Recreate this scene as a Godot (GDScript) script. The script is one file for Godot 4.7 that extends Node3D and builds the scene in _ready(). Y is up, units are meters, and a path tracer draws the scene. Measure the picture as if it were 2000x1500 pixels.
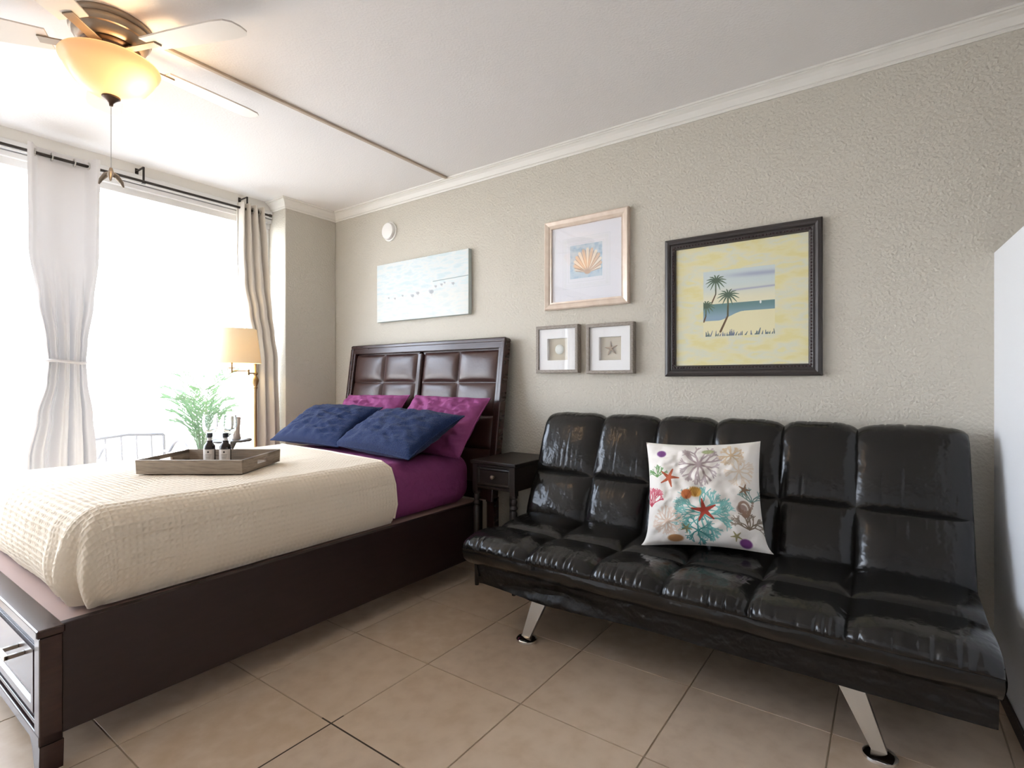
extends Node3D
# Bedroom: bed and black futon along a greige wall, glass doors at the far left.
# y up, metres. The art wall is the plane z = 0, the camera stands at x = 0.

const CAM_Y := 1.145
const CAM_Z := 2.70
const FOCAL := 1028.5
const ROOM_L := -3.9      # window wall
const ROOM_R := 2.6
const ROOM_F := 5.0       # wall behind the camera
const CEIL := 2.53
const COL_X := -3.714     # corner pier
const COL_Z := 0.447

var M := {}
var used := {}

# ------------------------------------------------------------------ mesh helper
class MB:
	var v := PackedVector3Array()
	var n := PackedVector3Array()
	var uv := PackedVector2Array()
	var ix := PackedInt32Array()

	func vert(p: Vector3, nn: Vector3, t := Vector2.ZERO) -> int:
		v.append(p); n.append(nn); uv.append(t)
		return v.size() - 1

	func tri(a: int, b: int, c: int) -> void:
		var g := (v[b] - v[a]).cross(v[c] - v[a])
		if g.length_squared() < 1e-18:
			return
		if g.dot(n[a] + n[b] + n[c]) > 0.0:
			ix.append(a); ix.append(c); ix.append(b)
		else:
			ix.append(a); ix.append(b); ix.append(c)

	func quad(a: int, b: int, c: int, d: int) -> void:
		tri(a, b, c); tri(a, c, d)

	func flat(pts: Array, nn: Vector3) -> void:
		var f := v.size()
		for p in pts:
			vert(p, nn)
		for k in range(1, pts.size() - 1):
			tri(f, f + k, f + k + 1)

	# box with softened edges
	func box(T: Transform3D, size: Vector3, b := 0.0) -> MB:
		var h := size * 0.5
		b = minf(b, minf(h.x, minf(h.y, h.z)) * 0.95)
		var id := {}
		for sx in [-1, 1]:
			for sy in [-1, 1]:
				for sz in [-1, 1]:
					for a in 3:
						var p := Vector3(sx * (h.x - (0.0 if a == 0 else b)), sy * (h.y - (0.0 if a == 1 else b)), sz * (h.z - (0.0 if a == 2 else b)))
						var nn := Vector3(sx if a == 0 else 0, sy if a == 1 else 0, sz if a == 2 else 0)
						id[[sx, sy, sz, a]] = vert(T * p, (T.basis * nn).normalized(), Vector2(p.z if a == 0 else p.x, p.z if a == 1 else p.y))
		for s in [-1, 1]:
			quad(id[[s, -1, -1, 0]], id[[s, 1, -1, 0]], id[[s, 1, 1, 0]], id[[s, -1, 1, 0]])
			quad(id[[-1, s, -1, 1]], id[[1, s, -1, 1]], id[[1, s, 1, 1]], id[[-1, s, 1, 1]])
			quad(id[[-1, -1, s, 2]], id[[1, -1, s, 2]], id[[1, 1, s, 2]], id[[-1, 1, s, 2]])
		if b > 0.0:
			for s in [-1, 1]:
				for t in [-1, 1]:
					quad(id[[-1, s, t, 1]], id[[1, s, t, 1]], id[[1, s, t, 2]], id[[-1, s, t, 2]])
					quad(id[[s, -1, t, 0]], id[[s, 1, t, 0]], id[[s, 1, t, 2]], id[[s, -1, t, 2]])
					quad(id[[s, t, -1, 0]], id[[s, t, 1, 0]], id[[s, t, 1, 1]], id[[s, t, -1, 1]])
					for q in [-1, 1]:
						tri(id[[s, t, q, 0]], id[[s, t, q, 1]], id[[s, t, q, 2]])
		return self

	func bx(lo: Vector3, hi: Vector3, b := 0.0) -> MB:
		return box(Transform3D(Basis(), (lo + hi) * 0.5), (hi - lo).abs(), b)

	# body of revolution about local y; profile = [Vector2(radius, height), ...]
	func lathe(T: Transform3D, prof: Array, seg := 32) -> MB:
		var k := prof.size()
		var sn := []
		for i in k - 1:
			var d: Vector2 = prof[i + 1] - prof[i]
			sn.append(Vector2(d.y, -d.x).normalized())
		for i in k - 1:
			var na: Vector2 = sn[i]
			var nb: Vector2 = sn[i]
			if i > 0 and sn[i].dot(sn[i - 1]) > 0.75:
				na = (sn[i] + sn[i - 1]).normalized()
			if i < k - 2 and sn[i].dot(sn[i + 1]) > 0.75:
				nb = (sn[i] + sn[i + 1]).normalized()
			var f := v.size()
			for j in seg + 1:
				var a := TAU * j / seg
				var c := Vector3(cos(a), 0, sin(a))
				vert(T * (c * prof[i].x + Vector3.UP * prof[i].y), (T.basis * (c * na.x + Vector3.UP * na.y)).normalized(), Vector2(float(j) / seg, float(i) / k))
				vert(T * (c * prof[i + 1].x + Vector3.UP * prof[i + 1].y), (T.basis * (c * nb.x + Vector3.UP * nb.y)).normalized(), Vector2(float(j) / seg, float(i + 1) / k))
			for j in seg:
				quad(f + 2 * j, f + 2 * j + 1, f + 2 * j + 3, f + 2 * j + 2)
		return self

	# tube along points; rad = number or array
	func tube(pts: Array, rad, seg := 10, caps := true) -> MB:
		var m := pts.size()
		var up := Vector3.UP
		var f := v.size()
		for i in m:
			var d: Vector3 = (pts[mini(i + 1, m - 1)] - pts[maxi(i - 1, 0)]).normalized()
			if absf(d.dot(up)) > 0.95:
				up = Vector3.RIGHT if absf(d.x) < 0.9 else Vector3.BACK
			var a := d.cross(up).normalized()
			var b := a.cross(d).normalized()
			up = b
			var r: float = rad[i] if rad is Array else rad
			for j in seg + 1:
				var t := TAU * j / seg
				var o := a * cos(t) + b * sin(t)
				vert(pts[i] + o * r, o, Vector2(float(j) / seg, i))
		for i in m - 1:
			for j in seg:
				var q := f + i * (seg + 1) + j
				quad(q, q + 1, q + seg + 2, q + seg + 1)
		if caps:
			for e in [0, m - 1]:
				var d: Vector3 = (pts[1] - pts[0]).normalized() * -1.0 if e == 0 else (pts[m - 1] - pts[m - 2]).normalized()
				var cc := vert(pts[e], d)
				var first := v.size()
				for j in seg + 1:
					vert(v[f + e * (seg + 1) + j], d)
				for j in seg:
					tri(cc, first + j, first + j + 1)
		return self

	# smooth surface over a grid of points: pts[i * (nv + 1) + j]
	func net(pts: PackedVector3Array, uvs: PackedVector2Array, nu: int, nv: int, side := 1.0) -> MB:
		var f := v.size()
		var w := nv + 1
		for i in nu + 1:
			for j in w:
				var a := pts[mini(i + 1, nu) * w + j] - pts[maxi(i - 1, 0) * w + j]
				var b := pts[i * w + mini(j + 1, nv)] - pts[i * w + maxi(j - 1, 0)]
				var nn := a.cross(b) * side
				if nn.length_squared() < 1e-20:
					var i2 := clampi(i, 1, nu - 1)
					var j2 := clampi(j, 1, nv - 1)
					nn = (pts[(i2 + 1) * w + j2] - pts[(i2 - 1) * w + j2]).cross(pts[i2 * w + j2 + 1] - pts[i2 * w + j2 - 1]) * side
				vert(pts[i * w + j], nn.normalized(), uvs[i * w + j] if uvs.size() else Vector2.ZERO)
		for i in nu:
			for j in nv:
				var q := f + i * w + j
				quad(q, q + 1, q + w + 1, q + w)
		return self

	func surf(nu: int, nv: int, fn: Callable, side := 1.0, uvfn = null) -> MB:
		var pts := PackedVector3Array()
		var uvs := PackedVector2Array()
		for i in nu + 1:
			for j in nv + 1:
				var a := float(i) / nu
				var b := float(j) / nv
				pts.append(fn.call(a, b))
				uvs.append(uvfn.call(a, b) if uvfn != null else Vector2(a, 1.0 - b))
		return net(pts, uvs, nu, nv, side)

	# prism: polygon in local xy, from z = 0 to z = depth
	func prism(T: Transform3D, poly: PackedVector2Array, depth: float) -> MB:
		var t := Geometry2D.triangulate_polygon(poly)
		for e in 2:
			var nn := (T.basis * Vector3(0, 0, 1.0 if e else -1.0)).normalized()
			var f := v.size()
			for p in poly:
				vert(T * Vector3(p.x, p.y, depth * e), nn, p)
			for k in range(0, t.size(), 3):
				tri(f + t[k], f + t[k + 1], f + t[k + 2])
		var area := 0.0
		for i in poly.size():
			area += poly[i].cross(poly[(i + 1) % poly.size()])
		for i in poly.size():
			var a := poly[i]
			var b := poly[(i + 1) % poly.size()]
			var d := (b - a).normalized() * signf(area)
			flat([T * Vector3(a.x, a.y, 0), T * Vector3(b.x, b.y, 0), T * Vector3(b.x, b.y, depth), T * Vector3(a.x, a.y, depth)], (T.basis * Vector3(d.y, -d.x, 0)).normalized())
		return self

	# rounded box with radius r
	func rbox(T: Transform3D, size: Vector3, r: float, k := 5) -> MB:
		var h := size * 0.5
		for ax in 3:
			for s in [-1.0, 1.0]:
				var a1 := (ax + 1) % 3
				var a2 := (ax + 2) % 3
				var c1 := _stops(h[a1], r, k)
				var c2 := _stops(h[a2], r, k)
				var f := v.size()
				for i in c1.size():
					for j in c2.size():
						var p := Vector3.ZERO
						p[ax] = s * h[ax]; p[a1] = c1[i]; p[a2] = c2[j]
						var inner := p.clamp(-(h - Vector3.ONE * r), h - Vector3.ONE * r)
						var d := (p - inner).normalized()
						vert(T * (inner + d * r), (T.basis * d).normalized(), Vector2(c1[i], c2[j]))
				for i in c1.size() - 1:
					for j in c2.size() - 1:
						var q := f + i * c2.size() + j
						quad(q, q + 1, q + c2.size() + 1, q + c2.size())
		return self

	func _stops(h: float, r: float, k: int) -> Array:
		var o := []
		for i in k + 1:
			o.append(-h + r - r * tan(PI / 4 * (1.0 - float(i) / k)))
		for i in k + 1:
			o.append(h - r + r * tan(PI / 4 * float(i) / k))
		return o

	# mitred picture frame in the xy plane, outer w by h, profile = [Vector2(inset, height), ...]
	func frame(T: Transform3D, w: float, h: float, prof: Array) -> MB:
		var rings := []
		for p in prof:
			var x: float = w * 0.5 - p.x
			var y: float = h * 0.5 - p.x
			rings.append([Vector3(-x, -y, p.y), Vector3(x, -y, p.y), Vector3(x, y, p.y), Vector3(-x, y, p.y)])
		var out := [Vector3.DOWN, Vector3.RIGHT, Vector3.UP, Vector3.LEFT]
		for i in prof.size() - 1:
			var d: Vector2 = prof[i + 1] - prof[i]
			var q := Vector2(d.y, d.x).normalized()     # outward share, forward share
			for k in 4:
				var nn: Vector3 = out[k] * q.x + Vector3.BACK * q.y
				flat([T * rings[i][k], T * rings[i][(k + 1) % 4], T * rings[i + 1][(k + 1) % 4], T * rings[i + 1][k]], (T.basis * nn).normalized())
		return self

	func done() -> ArrayMesh:
		var a := []
		a.resize(Mesh.ARRAY_MAX)
		a[Mesh.ARRAY_VERTEX] = v
		a[Mesh.ARRAY_NORMAL] = n
		a[Mesh.ARRAY_TEX_UV] = uv
		a[Mesh.ARRAY_INDEX] = ix
		var m := ArrayMesh.new()
		m.add_surface_from_arrays(Mesh.PRIMITIVE_TRIANGLES, a)
		return m

# ------------------------------------------------------------------ node helpers
func numbered(called: String) -> String:
	used[called] = used.get(called, -1) + 1
	return called if used[called] == 0 else "%s_%03d" % [called, used[called]]

func tag(o: Node3D, label := "", category := "", group := "", kind := "") -> Node3D:
	if label: o.set_meta("label", label)
	if category: o.set_meta("category", category)
	if group: o.set_meta("group", group)
	if kind: o.set_meta("kind", kind)
	return o

func thing(called: String, at: Vector3, label: String, category: String, group := "") -> Node3D:
	var o := Node3D.new()
	o.name = numbered(called)
	add_child(o)
	o.position = at
	return tag(o, label, category, group)

# a mesh given in world coordinates, kept under parent (only translated parents)
func part(called: String, mb, m: Material, parent: Node3D = null) -> MeshInstance3D:
	var o := MeshInstance3D.new()
	o.mesh = mb.done() if mb is MB else mb
	o.material_override = m
	if parent == null:
		o.name = numbered(called)
		add_child(o)
	else:
		o.name = called
		parent.add_child(o, true)
		var off := Vector3.ZERO
		var q: Node = parent
		while q is Node3D and q != self:
			off += q.position
			q = q.get_parent()
		o.position = -off
	return o

func struct(called: String, mb, m: Material, label := "") -> MeshInstance3D:
	var o := part(called, mb, m)
	return tag(o, label, "", "", "structure")

func at(x: float, y: float, z: float) -> Transform3D:
	return Transform3D(Basis(), Vector3(x, y, z))

func srgb(r: float, g: float, b: float) -> Color:
	return Color(r / 255.0, g / 255.0, b / 255.0)

# ------------------------------------------------------------------ materials
func mat(called: String, c: Color, rough := 0.6, metal := 0.0, spec := 0.5) -> StandardMaterial3D:
	var m := StandardMaterial3D.new()
	m.resource_name = called
	m.albedo_color = c
	m.roughness = rough
	m.metallic = metal
	m.metallic_specular = spec
	M[called] = m
	return m

func noise_tex(freq: float, size := 512, type := FastNoiseLite.TYPE_SIMPLEX_SMOOTH, ramp = null, seed_ := 1, octaves := 3) -> NoiseTexture2D:
	var f := FastNoiseLite.new()
	f.noise_type = type
	f.frequency = freq
	f.seed = seed_
	f.fractal_octaves = octaves
	var t := NoiseTexture2D.new()
	t.width = size
	t.height = size
	t.seamless = true
	t.noise = f
	if ramp != null:
		var g := Gradient.new()
		g.set_color(0, ramp[0])
		g.set_color(1, ramp[-1])
		for k in range(1, ramp.size() - 1):
			g.add_point(float(k) / (ramp.size() - 1), ramp[k])
		t.color_ramp = g
	return t

func triplanar(m: StandardMaterial3D, scale: Vector3, world := true) -> StandardMaterial3D:
	m.uv1_triplanar = true
	m.uv1_world_triplanar = world
	m.uv1_scale = scale
	return m

# fine relief: the noise as a normal map, for a height of so many centimetres
func relief(m: StandardMaterial3D, tex: NoiseTexture2D, cm: float) -> StandardMaterial3D:
	var t: NoiseTexture2D = tex.duplicate()
	t.as_normal_map = true
	t.bump_strength = cm / (100.0 / (m.uv1_scale.x * tex.width))
	m.normal_enabled = true
	m.normal_texture = t
	return m

func make_materials() -> void:
	var knock := noise_tex(0.105, 512, FastNoiseLite.TYPE_SIMPLEX_SMOOTH, null, 5, 3)
	var wall := mat("wall_paint", srgb(203, 197, 184), 0.75, 0.0, 0.4)
	wall.uv1_scale = Vector3.ONE * 1.05
	relief(wall, knock, 0.30)
	var ceil_ := mat("ceiling_paint", srgb(240, 236, 233), 0.85, 0.0, 0.3)
	ceil_.uv1_scale = Vector3.ONE * 1.3
	relief(ceil_, knock, 0.08)
	mat("white_trim", srgb(234, 230, 222), 0.4)
	mat("white_paint", srgb(236, 238, 241), 0.5)
	mat("door_frame", srgb(226, 224, 221), 0.4)
	mat("baseboard_shaded", srgb(58, 46, 40), 0.5)  # dark brown holds the shade at the foot of the partition
	mat("raceway", srgb(196, 178, 158), 0.5)
	# floor
	var ramps := [[srgb(200, 178, 147), srgb(211, 191, 161), srgb(217, 198, 169)], [srgb(202, 179, 146), srgb(210, 189, 158), srgb(219, 201, 173)], [srgb(197, 176, 147), srgb(208, 189, 161), srgb(215, 196, 166)]]
	for k in 3:
		var t := triplanar(mat("tile_%d" % k, Color(0.985, 0.97, 0.995), 0.36, 0.0, 0.45), Vector3.ONE * (0.9 + 0.17 * k))
		t.albedo_texture = noise_tex(0.018, 512, FastNoiseLite.TYPE_SIMPLEX_SMOOTH, ramps[k], 20 + k, 5)
		t.uv1_offset = Vector3(0.37 * k, 0.1, 0.61 * k)
	mat("grout", srgb(168, 149, 126), 0.9)
	mat("grout_dirty", srgb(66, 54, 42), 0.9)
	# woods
	var esp := triplanar(mat("espresso", Color.WHITE, 0.24, 0.0, 0.5), Vector3(1.5, 9.0, 1.5), false)
	esp.albedo_texture = noise_tex(0.02, 256, FastNoiseLite.TYPE_SIMPLEX_SMOOTH, [srgb(52, 33, 31), srgb(57, 37, 34), srgb(61, 40, 36)], 31, 4)
	var esp2 := triplanar(mat("espresso_flat", Color.WHITE, 0.42, 0.0, 0.5), Vector3(1.2, 6.0, 1.2), false)
	esp2.albedo_texture = noise_tex(0.02, 256, FastNoiseLite.TYPE_SIMPLEX_SMOOTH, [srgb(38, 25, 25), srgb(46, 30, 29)], 33, 4)
	var black := triplanar(mat("black_wood", Color.WHITE, 0.4, 0.0, 0.5), Vector3(1.5, 8.0, 1.5), false)
	black.albedo_texture = noise_tex(0.02, 256, FastNoiseLite.TYPE_SIMPLEX_SMOOTH, [srgb(33, 27, 24), srgb(44, 36, 31)], 35, 4)
	mat("deck_board", srgb(178, 150, 138), 0.7)
	var drift := triplanar(mat("driftwood", Color.WHITE, 0.75), Vector3(3.0, 26.0, 3.0), false)
	drift.albedo_texture = noise_tex(0.014, 256, FastNoiseLite.TYPE_SIMPLEX_SMOOTH, [srgb(102, 90, 80), srgb(140, 124, 108), srgb(160, 144, 125), srgb(126, 114, 104)], 37, 5)
	# textiles
	var wafl := mat("waffle_cotton", srgb(232, 218, 197), 0.9, 0.0, 0.25)
	wafl.rim_enabled = true
	wafl.rim = 0.2
	var plum := mat("plum_cotton", srgb(138, 66, 114), 0.75, 0.0, 0.35)
	triplanar(plum, Vector3.ONE * 3.0)
	relief(plum, noise_tex(0.02, 256, FastNoiseLite.TYPE_SIMPLEX_SMOOTH, null, 41, 3), 0.5)
	var navy := triplanar(mat("navy_chenille", Color.WHITE, 0.95, 0.0, 0.2), Vector3.ONE * 9.0, false)
	navy.albedo_texture = noise_tex(0.06, 256, FastNoiseLite.TYPE_SIMPLEX_SMOOTH, [srgb(20, 30, 58), srgb(29, 44, 80), srgb(43, 60, 100)], 43, 4)
	relief(navy, noise_tex(0.09, 256, FastNoiseLite.TYPE_CELLULAR, null, 44, 2), 0.45)
	navy.rim_enabled = true
	navy.rim = 0.25
	for nm in [["curtain_cloth", srgb(222, 218, 216)], ["curtain_cloth_shaded", srgb(214, 206, 195)]]:  # same cloth twice; the second has its weaker backlight put into the colour
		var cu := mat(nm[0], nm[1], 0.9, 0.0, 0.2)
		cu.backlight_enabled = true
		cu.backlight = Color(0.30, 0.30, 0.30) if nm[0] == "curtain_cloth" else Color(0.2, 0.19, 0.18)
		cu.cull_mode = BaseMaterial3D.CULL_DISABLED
	# leather
	var lea := triplanar(mat("black_leather", srgb(24, 23, 22), 0.2, 0.0, 0.45), Vector3.ONE * 2.2)
	relief(lea, noise_tex(0.03, 512, FastNoiseLite.TYPE_SIMPLEX_SMOOTH, null, 51, 2), 0.10)
	var lea2 := triplanar(mat("black_vinyl", srgb(24, 22, 21), 0.4, 0.0, 0.4), Vector3.ONE * 2.0)
	relief(lea2, noise_tex(0.02, 512, FastNoiseLite.TYPE_SIMPLEX_SMOOTH, null, 52, 3), 0.5)
	var hl := triplanar(mat("brown_leather", srgb(64, 42, 37), 0.30, 0.0, 0.5), Vector3.ONE * 3.0)
	relief(hl, noise_tex(0.05, 256, FastNoiseLite.TYPE_SIMPLEX_SMOOTH, null, 53, 4), 0.04)
	# metals and glass
	mat("chrome", srgb(225, 224, 222), 0.08, 1.0)
	mat("brushed_steel", srgb(190, 184, 174), 0.32, 1.0)
	mat("pewter", srgb(150, 136, 120), 0.4, 0.6)
	mat("dark_bronze", srgb(86, 68, 54), 0.4, 0.7)
	mat("rod_metal", srgb(58, 52, 48), 0.45, 0.6)
	mat("brass", srgb(146, 118, 80), 0.35, 0.8)
	mat("nickel", srgb(200, 198, 194), 0.25, 1.0)
	mat("fan_blade", srgb(222, 214, 204), 0.5)
	var g := mat("clear_glass", Color(1, 1, 1, 0.04), 0.0)
	g.transparency = BaseMaterial3D.TRANSPARENCY_ALPHA
	var gl := mat("wine_glass", Color(0.96, 0.98, 0.97, 0.03), 0.0)
	gl.refraction_enabled = true
	gl.refraction_scale = 0.05
	mat("brown_glass", srgb(38, 24, 20), 0.12)
	mat("black_cap", srgb(24, 26, 32), 0.4)
	mat("white_plastic", srgb(238, 236, 232), 0.45)
	mat("grey_metal", srgb(124, 122, 124), 0.5, 0.2)
	mat("concrete", srgb(158, 154, 148), 0.9)
	mat("terracotta", srgb(196, 170, 148), 0.8)
	mat("soil", srgb(70, 56, 44), 0.95)
	var leaf := mat("leaf_green", srgb(74, 112, 66), 0.5)
	leaf.backlight_enabled = true
	leaf.backlight = Color(0.35, 0.42, 0.28)
	leaf.cull_mode = BaseMaterial3D.CULL_DISABLED
	mat("carved_grey", srgb(168, 152, 140), 0.8)
	# lamps
	var bowl := mat("alabaster_glass", srgb(196, 164, 126), 0.35)
	bowl.backlight_enabled = true
	bowl.backlight = Color(0.66, 0.57, 0.46)
	bowl.emission_enabled = true
	bowl.emission = srgb(255, 190, 105)
	bowl.emission_energy_multiplier = 0.03
	bowl.cull_mode = BaseMaterial3D.CULL_DISABLED
	var bulb := mat("bulb_glow", srgb(255, 240, 215), 0.4)
	bulb.emission_enabled = true
	bulb.emission = srgb(255, 226, 175)
	bulb.emission_energy_multiplier = 8.0
	var shade := mat("linen_shade", srgb(230, 223, 200), 0.9, 0.0, 0.2)
	shade.backlight_enabled = true
	shade.backlight = Color(0.7, 0.64, 0.55)
	shade.cull_mode = BaseMaterial3D.CULL_DISABLED
	# picture frames
	var champ := triplanar(mat("champagne_wood", Color.WHITE, 0.3, 0.15, 0.5), Vector3(3, 3, 3), false)
	champ.albedo_texture = noise_tex(0.02, 256, FastNoiseLite.TYPE_SIMPLEX_SMOOTH, [srgb(216, 196, 178), srgb(232, 216, 200)], 61, 3)
	var grey := triplanar(mat("grey_wood", Color.WHITE, 0.6), Vector3(8, 30, 8), false)
	grey.albedo_texture = noise_tex(0.02, 256, FastNoiseLite.TYPE_SIMPLEX_SMOOTH, [srgb(116, 106, 98), srgb(148, 138, 128), srgb(164, 154, 142)], 62, 4)
	mat("ebony_frame", srgb(58, 53, 52), 0.42)
	var bead := mat("ebony_bead", srgb(48, 30, 32), 0.35)
	mat("mat_board", srgb(240, 239, 238), 0.9)
	mat("linen_back", srgb(196, 186, 164), 0.95)
	mat("sand_dollar", srgb(226, 228, 220), 0.8)
	mat("starfish_tan", srgb(150, 124, 92), 0.85)

# ------------------------------------------------------------------ painting on images
func img(w: int, h: int, c: Color) -> Image:
	var i := Image.create(w, h, false, Image.FORMAT_RGB8)
	i.fill(c)
	return i

func px(i: Image, x: int, y: int, c: Color, a := 1.0) -> void:
	if x >= 0 and y >= 0 and x < i.get_width() and y < i.get_height():
		i.set_pixel(x, y, i.get_pixel(x, y).lerp(c, a))

func dot(i: Image, cx: float, cy: float, rx: float, ry: float, c: Color, a := 1.0) -> void:
	for y in range(int(cy - ry), int(cy + ry) + 2):
		for x in range(int(cx - rx), int(cx + rx) + 2):
			var d := Vector2((x - cx) / rx, (y - cy) / ry).length()
			if d < 1.0:
				px(i, x, y, c, a * clampf((1.0 - d) * 4.0, 0.0, 1.0))

func stroke(i: Image, a: Vector2, b: Vector2, w0: float, w1: float, c: Color, al := 1.0) -> void:
	var steps := int(a.distance_to(b) / maxf(0.6, minf(w0, w1) * 0.6)) + 1
	for k in steps + 1:
		var t := float(k) / steps
		var p := a.lerp(b, t)
		dot(i, p.x, p.y, lerpf(w0, w1, t) + 0.5, lerpf(w0, w1, t) + 0.5, c, al)

func poly(i: Image, pts: PackedVector2Array, c: Color, a := 1.0) -> void:
	var r := Rect2(pts[0], Vector2.ZERO)
	for p in pts:
		r = r.expand(p)
	for y in range(int(r.position.y), int(r.end.y) + 1):
		for x in range(int(r.position.x), int(r.end.x) + 1):
			if Geometry2D.is_point_in_polygon(Vector2(x, y), pts):
				px(i, x, y, c, a)

func star(i: Image, cx: float, cy: float, r: float, rot: float, c: Color) -> void:
	for k in 5:
		var a := rot + TAU * k / 5
		stroke(i, Vector2(cx, cy), Vector2(cx, cy) + Vector2(cos(a), sin(a)) * r, r * 0.22, r * 0.06, c)
	dot(i, cx, cy, r * 0.33, r * 0.33, c)

func coral(i: Image, rng: RandomNumberGenerator, p: Vector2, ang: float, length: float, w: float, depth: int, c: Color, al: float) -> void:
	var q := p + Vector2(cos(ang), sin(ang)) * length
	stroke(i, p, q, w, w * 0.8, c, al)
	if depth > 0:
		for k in 2 + int(rng.randf() < 0.45):
			coral(i, rng, q, ang + rng.randf_range(-0.75, 0.75), length * rng.randf_range(0.7, 0.95), w * 0.82, depth - 1, c.lerp(Color.WHITE, rng.randf() * 0.12), al)

func washes(i: Image, freq: Vector2, cols: Array, seed_: int, a := 1.0) -> void:
	var f := FastNoiseLite.new()
	f.seed = seed_
	f.frequency = 1.0
	f.fractal_octaves = 4
	for y in i.get_height():
		for x in i.get_width():
			var t := clampf(f.get_noise_2d(x * freq.x, y * freq.y) * 1.1 + 0.5, 0.0, 0.999) * (cols.size() - 1)
			px(i, x, y, cols[int(t)].lerp(cols[int(t) + 1], t - int(t)), a)

func print_mat(called: String, i: Image, rough := 0.7) -> StandardMaterial3D:
	var m := mat(called, Color.WHITE, rough, 0.0, 0.3)
	m.albedo_texture = ImageTexture.create_from_image(i)
	m.texture_repeat = false
	return m

# ------------------------------------------------------------------ setting
func build_room() -> void:
	# floor: grout bed with single tiles on it
	var fl := struct("floor", MB.new().bx(Vector3(ROOM_L - 0.15, -0.15, -0.15), Vector3(ROOM_R + 0.15, -0.003, ROOM_F + 0.15)), M.grout, "beige ceramic tile floor with thin grout joints")
	var s := 0.457
	var gx := -3.3247 * s
	var gz := CAM_Z - 2.3765 * s
	var gap := 0.0022
	var cache := {}
	var rng := RandomNumberGenerator.new()
	rng.seed = 7
	for i in range(-6, 10):
		for j in range(-7, 4):
			var x0 := maxf(gx + i * s, ROOM_L)
			var x1 := minf(gx + (i + 1) * s, ROOM_R)
			var z0 := maxf(gz - (j + 1) * s, 0.0)
			var z1 := minf(gz - j * s, ROOM_F)
			if x1 - x0 < 0.02 or z1 - z0 < 0.02:
				continue
			var size := Vector3(x1 - x0 - 2 * gap, 0.01, z1 - z0 - 2 * gap)
			var key := size.snapped(Vector3.ONE * 0.001)
			if not cache.has(key):
				cache[key] = MB.new().box(Transform3D(), size, 0.0016).done()
			var o := part("tile", cache[key], M["tile_%d" % rng.randi_range(0, 2)], fl)
			o.position = Vector3((x0 + x1) / 2, -0.005, (z0 + z1) / 2)
	# two joints with dark dirt in them, beside the tile corner in front of the bed
	part("grout_line", MB.new().bx(Vector3(gx - 0.0026, -0.004, gz - 0.05), Vector3(gx + 0.0026, -0.0006, gz + 0.30)), M.grout_dirty, fl)
	part("grout_line", MB.new().bx(Vector3(gx - 0.05, -0.004, gz - 0.0026), Vector3(gx + 0.33, -0.0006, gz + 0.0026)), M.grout_dirty, fl)
	struct("ceiling", MB.new().bx(Vector3(ROOM_L - 0.15, CEIL, -0.15), Vector3(ROOM_R + 0.15, CEIL + 0.15, ROOM_F + 0.15)), M.ceiling_paint, "off-white textured ceiling")
	struct("wall_back", MB.new().bx(Vector3(ROOM_L - 0.15, -0.1, -0.15), Vector3(ROOM_R + 0.15, CEIL, 0)), M.wall_paint, "long greige wall with orange-peel texture behind the bed and futon")
	struct("wall_right", MB.new().bx(Vector3(ROOM_R, -0.1, 0), Vector3(ROOM_R + 0.15, CEIL, ROOM_F)), M.white_paint)
	struct("wall_front", MB.new().bx(Vector3(ROOM_L - 0.15, -0.1, ROOM_F), Vector3(ROOM_R + 0.15, CEIL, ROOM_F + 0.15)), M.white_paint)
	# corner pier between the art wall and the glass doors
	struct("wall_pier", MB.new().bx(Vector3(ROOM_L - 0.15, 0, 0), Vector3(COL_X, CEIL, COL_Z), 0.004), M.wall_paint, "greige corner pier beside the glass doors")
	# header over the doors
	struct("wall_left", MB.new().bx(Vector3(ROOM_L - 0.15, 2.465, COL_Z), Vector3(ROOM_L, CEIL, ROOM_F)), M.white_trim, "white header above the sliding glass doors")
	struct("wall_left_end", MB.new().bx(Vector3(ROOM_L - 0.15, -0.1, 4.40), Vector3(ROOM_L, 2.465, ROOM_F)), M.wall_paint)
	# crown moulding, mitred round the pier
	var path := [Vector2(ROOM_R, 0), Vector2(COL_X, 0), Vector2(COL_X, COL_Z), Vector2(ROOM_L, COL_Z)]
	var prof := [Vector2(0, -0.070), Vector2(0.006, -0.070), Vector2(0.009, -0.064), Vector2(0.009, -0.058), Vector2(0.015, -0.056), Vector2(0.019, -0.046), Vector2(0.027, -0.030), Vector2(0.038, -0.019), Vector2(0.046, -0.015), Vector2(0.046, -0.009), Vector2(0.053, -0.008), Vector2(0.056, -0.002), Vector2(0.056, 0)]
	var dirs := [Vector2(0, 1), Vector2(1, 0), Vector2(0, 1)]        # outward normals of the three runs
	var crown := MB.new()
	for r in 3:
		for k in prof.size() - 1:
			var q := []
			for e in [[r, k], [r + 1, k], [r + 1, k + 1], [r, k + 1]]:
				var p: Vector2 = path[e[0]]
				var d: float = prof[e[1]].x
				var off := Vector2.ZERO
				for rr in [e[0] - 1, e[0]]:
					if rr >= 0 and rr < 3:
						off = Vector2(maxf(off.x, dirs[rr].x), maxf(off.y, dirs[rr].y))
				if e[0] == 0 or e[0] == 3: off = dirs[r]
				q.append(Vector3(p.x + off.x * d, CEIL + prof[e[1]].y, p.y + off.y * d))
			var dd: Vector2 = prof[k + 1] - prof[k]
			var nn := Vector3(dirs[r].x * dd.y, -dd.x, dirs[r].y * dd.y).normalized()
			crown.flat(q, nn)
	struct("trim_1", crown, M.white_trim, "white crown moulding along the ceiling")
	struct("baseboard_back", MB.new().bx(Vector3(COL_X, 0, 0), Vector3(0.33, 0.09, 0.014), 0.003), M.white_trim)
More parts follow.
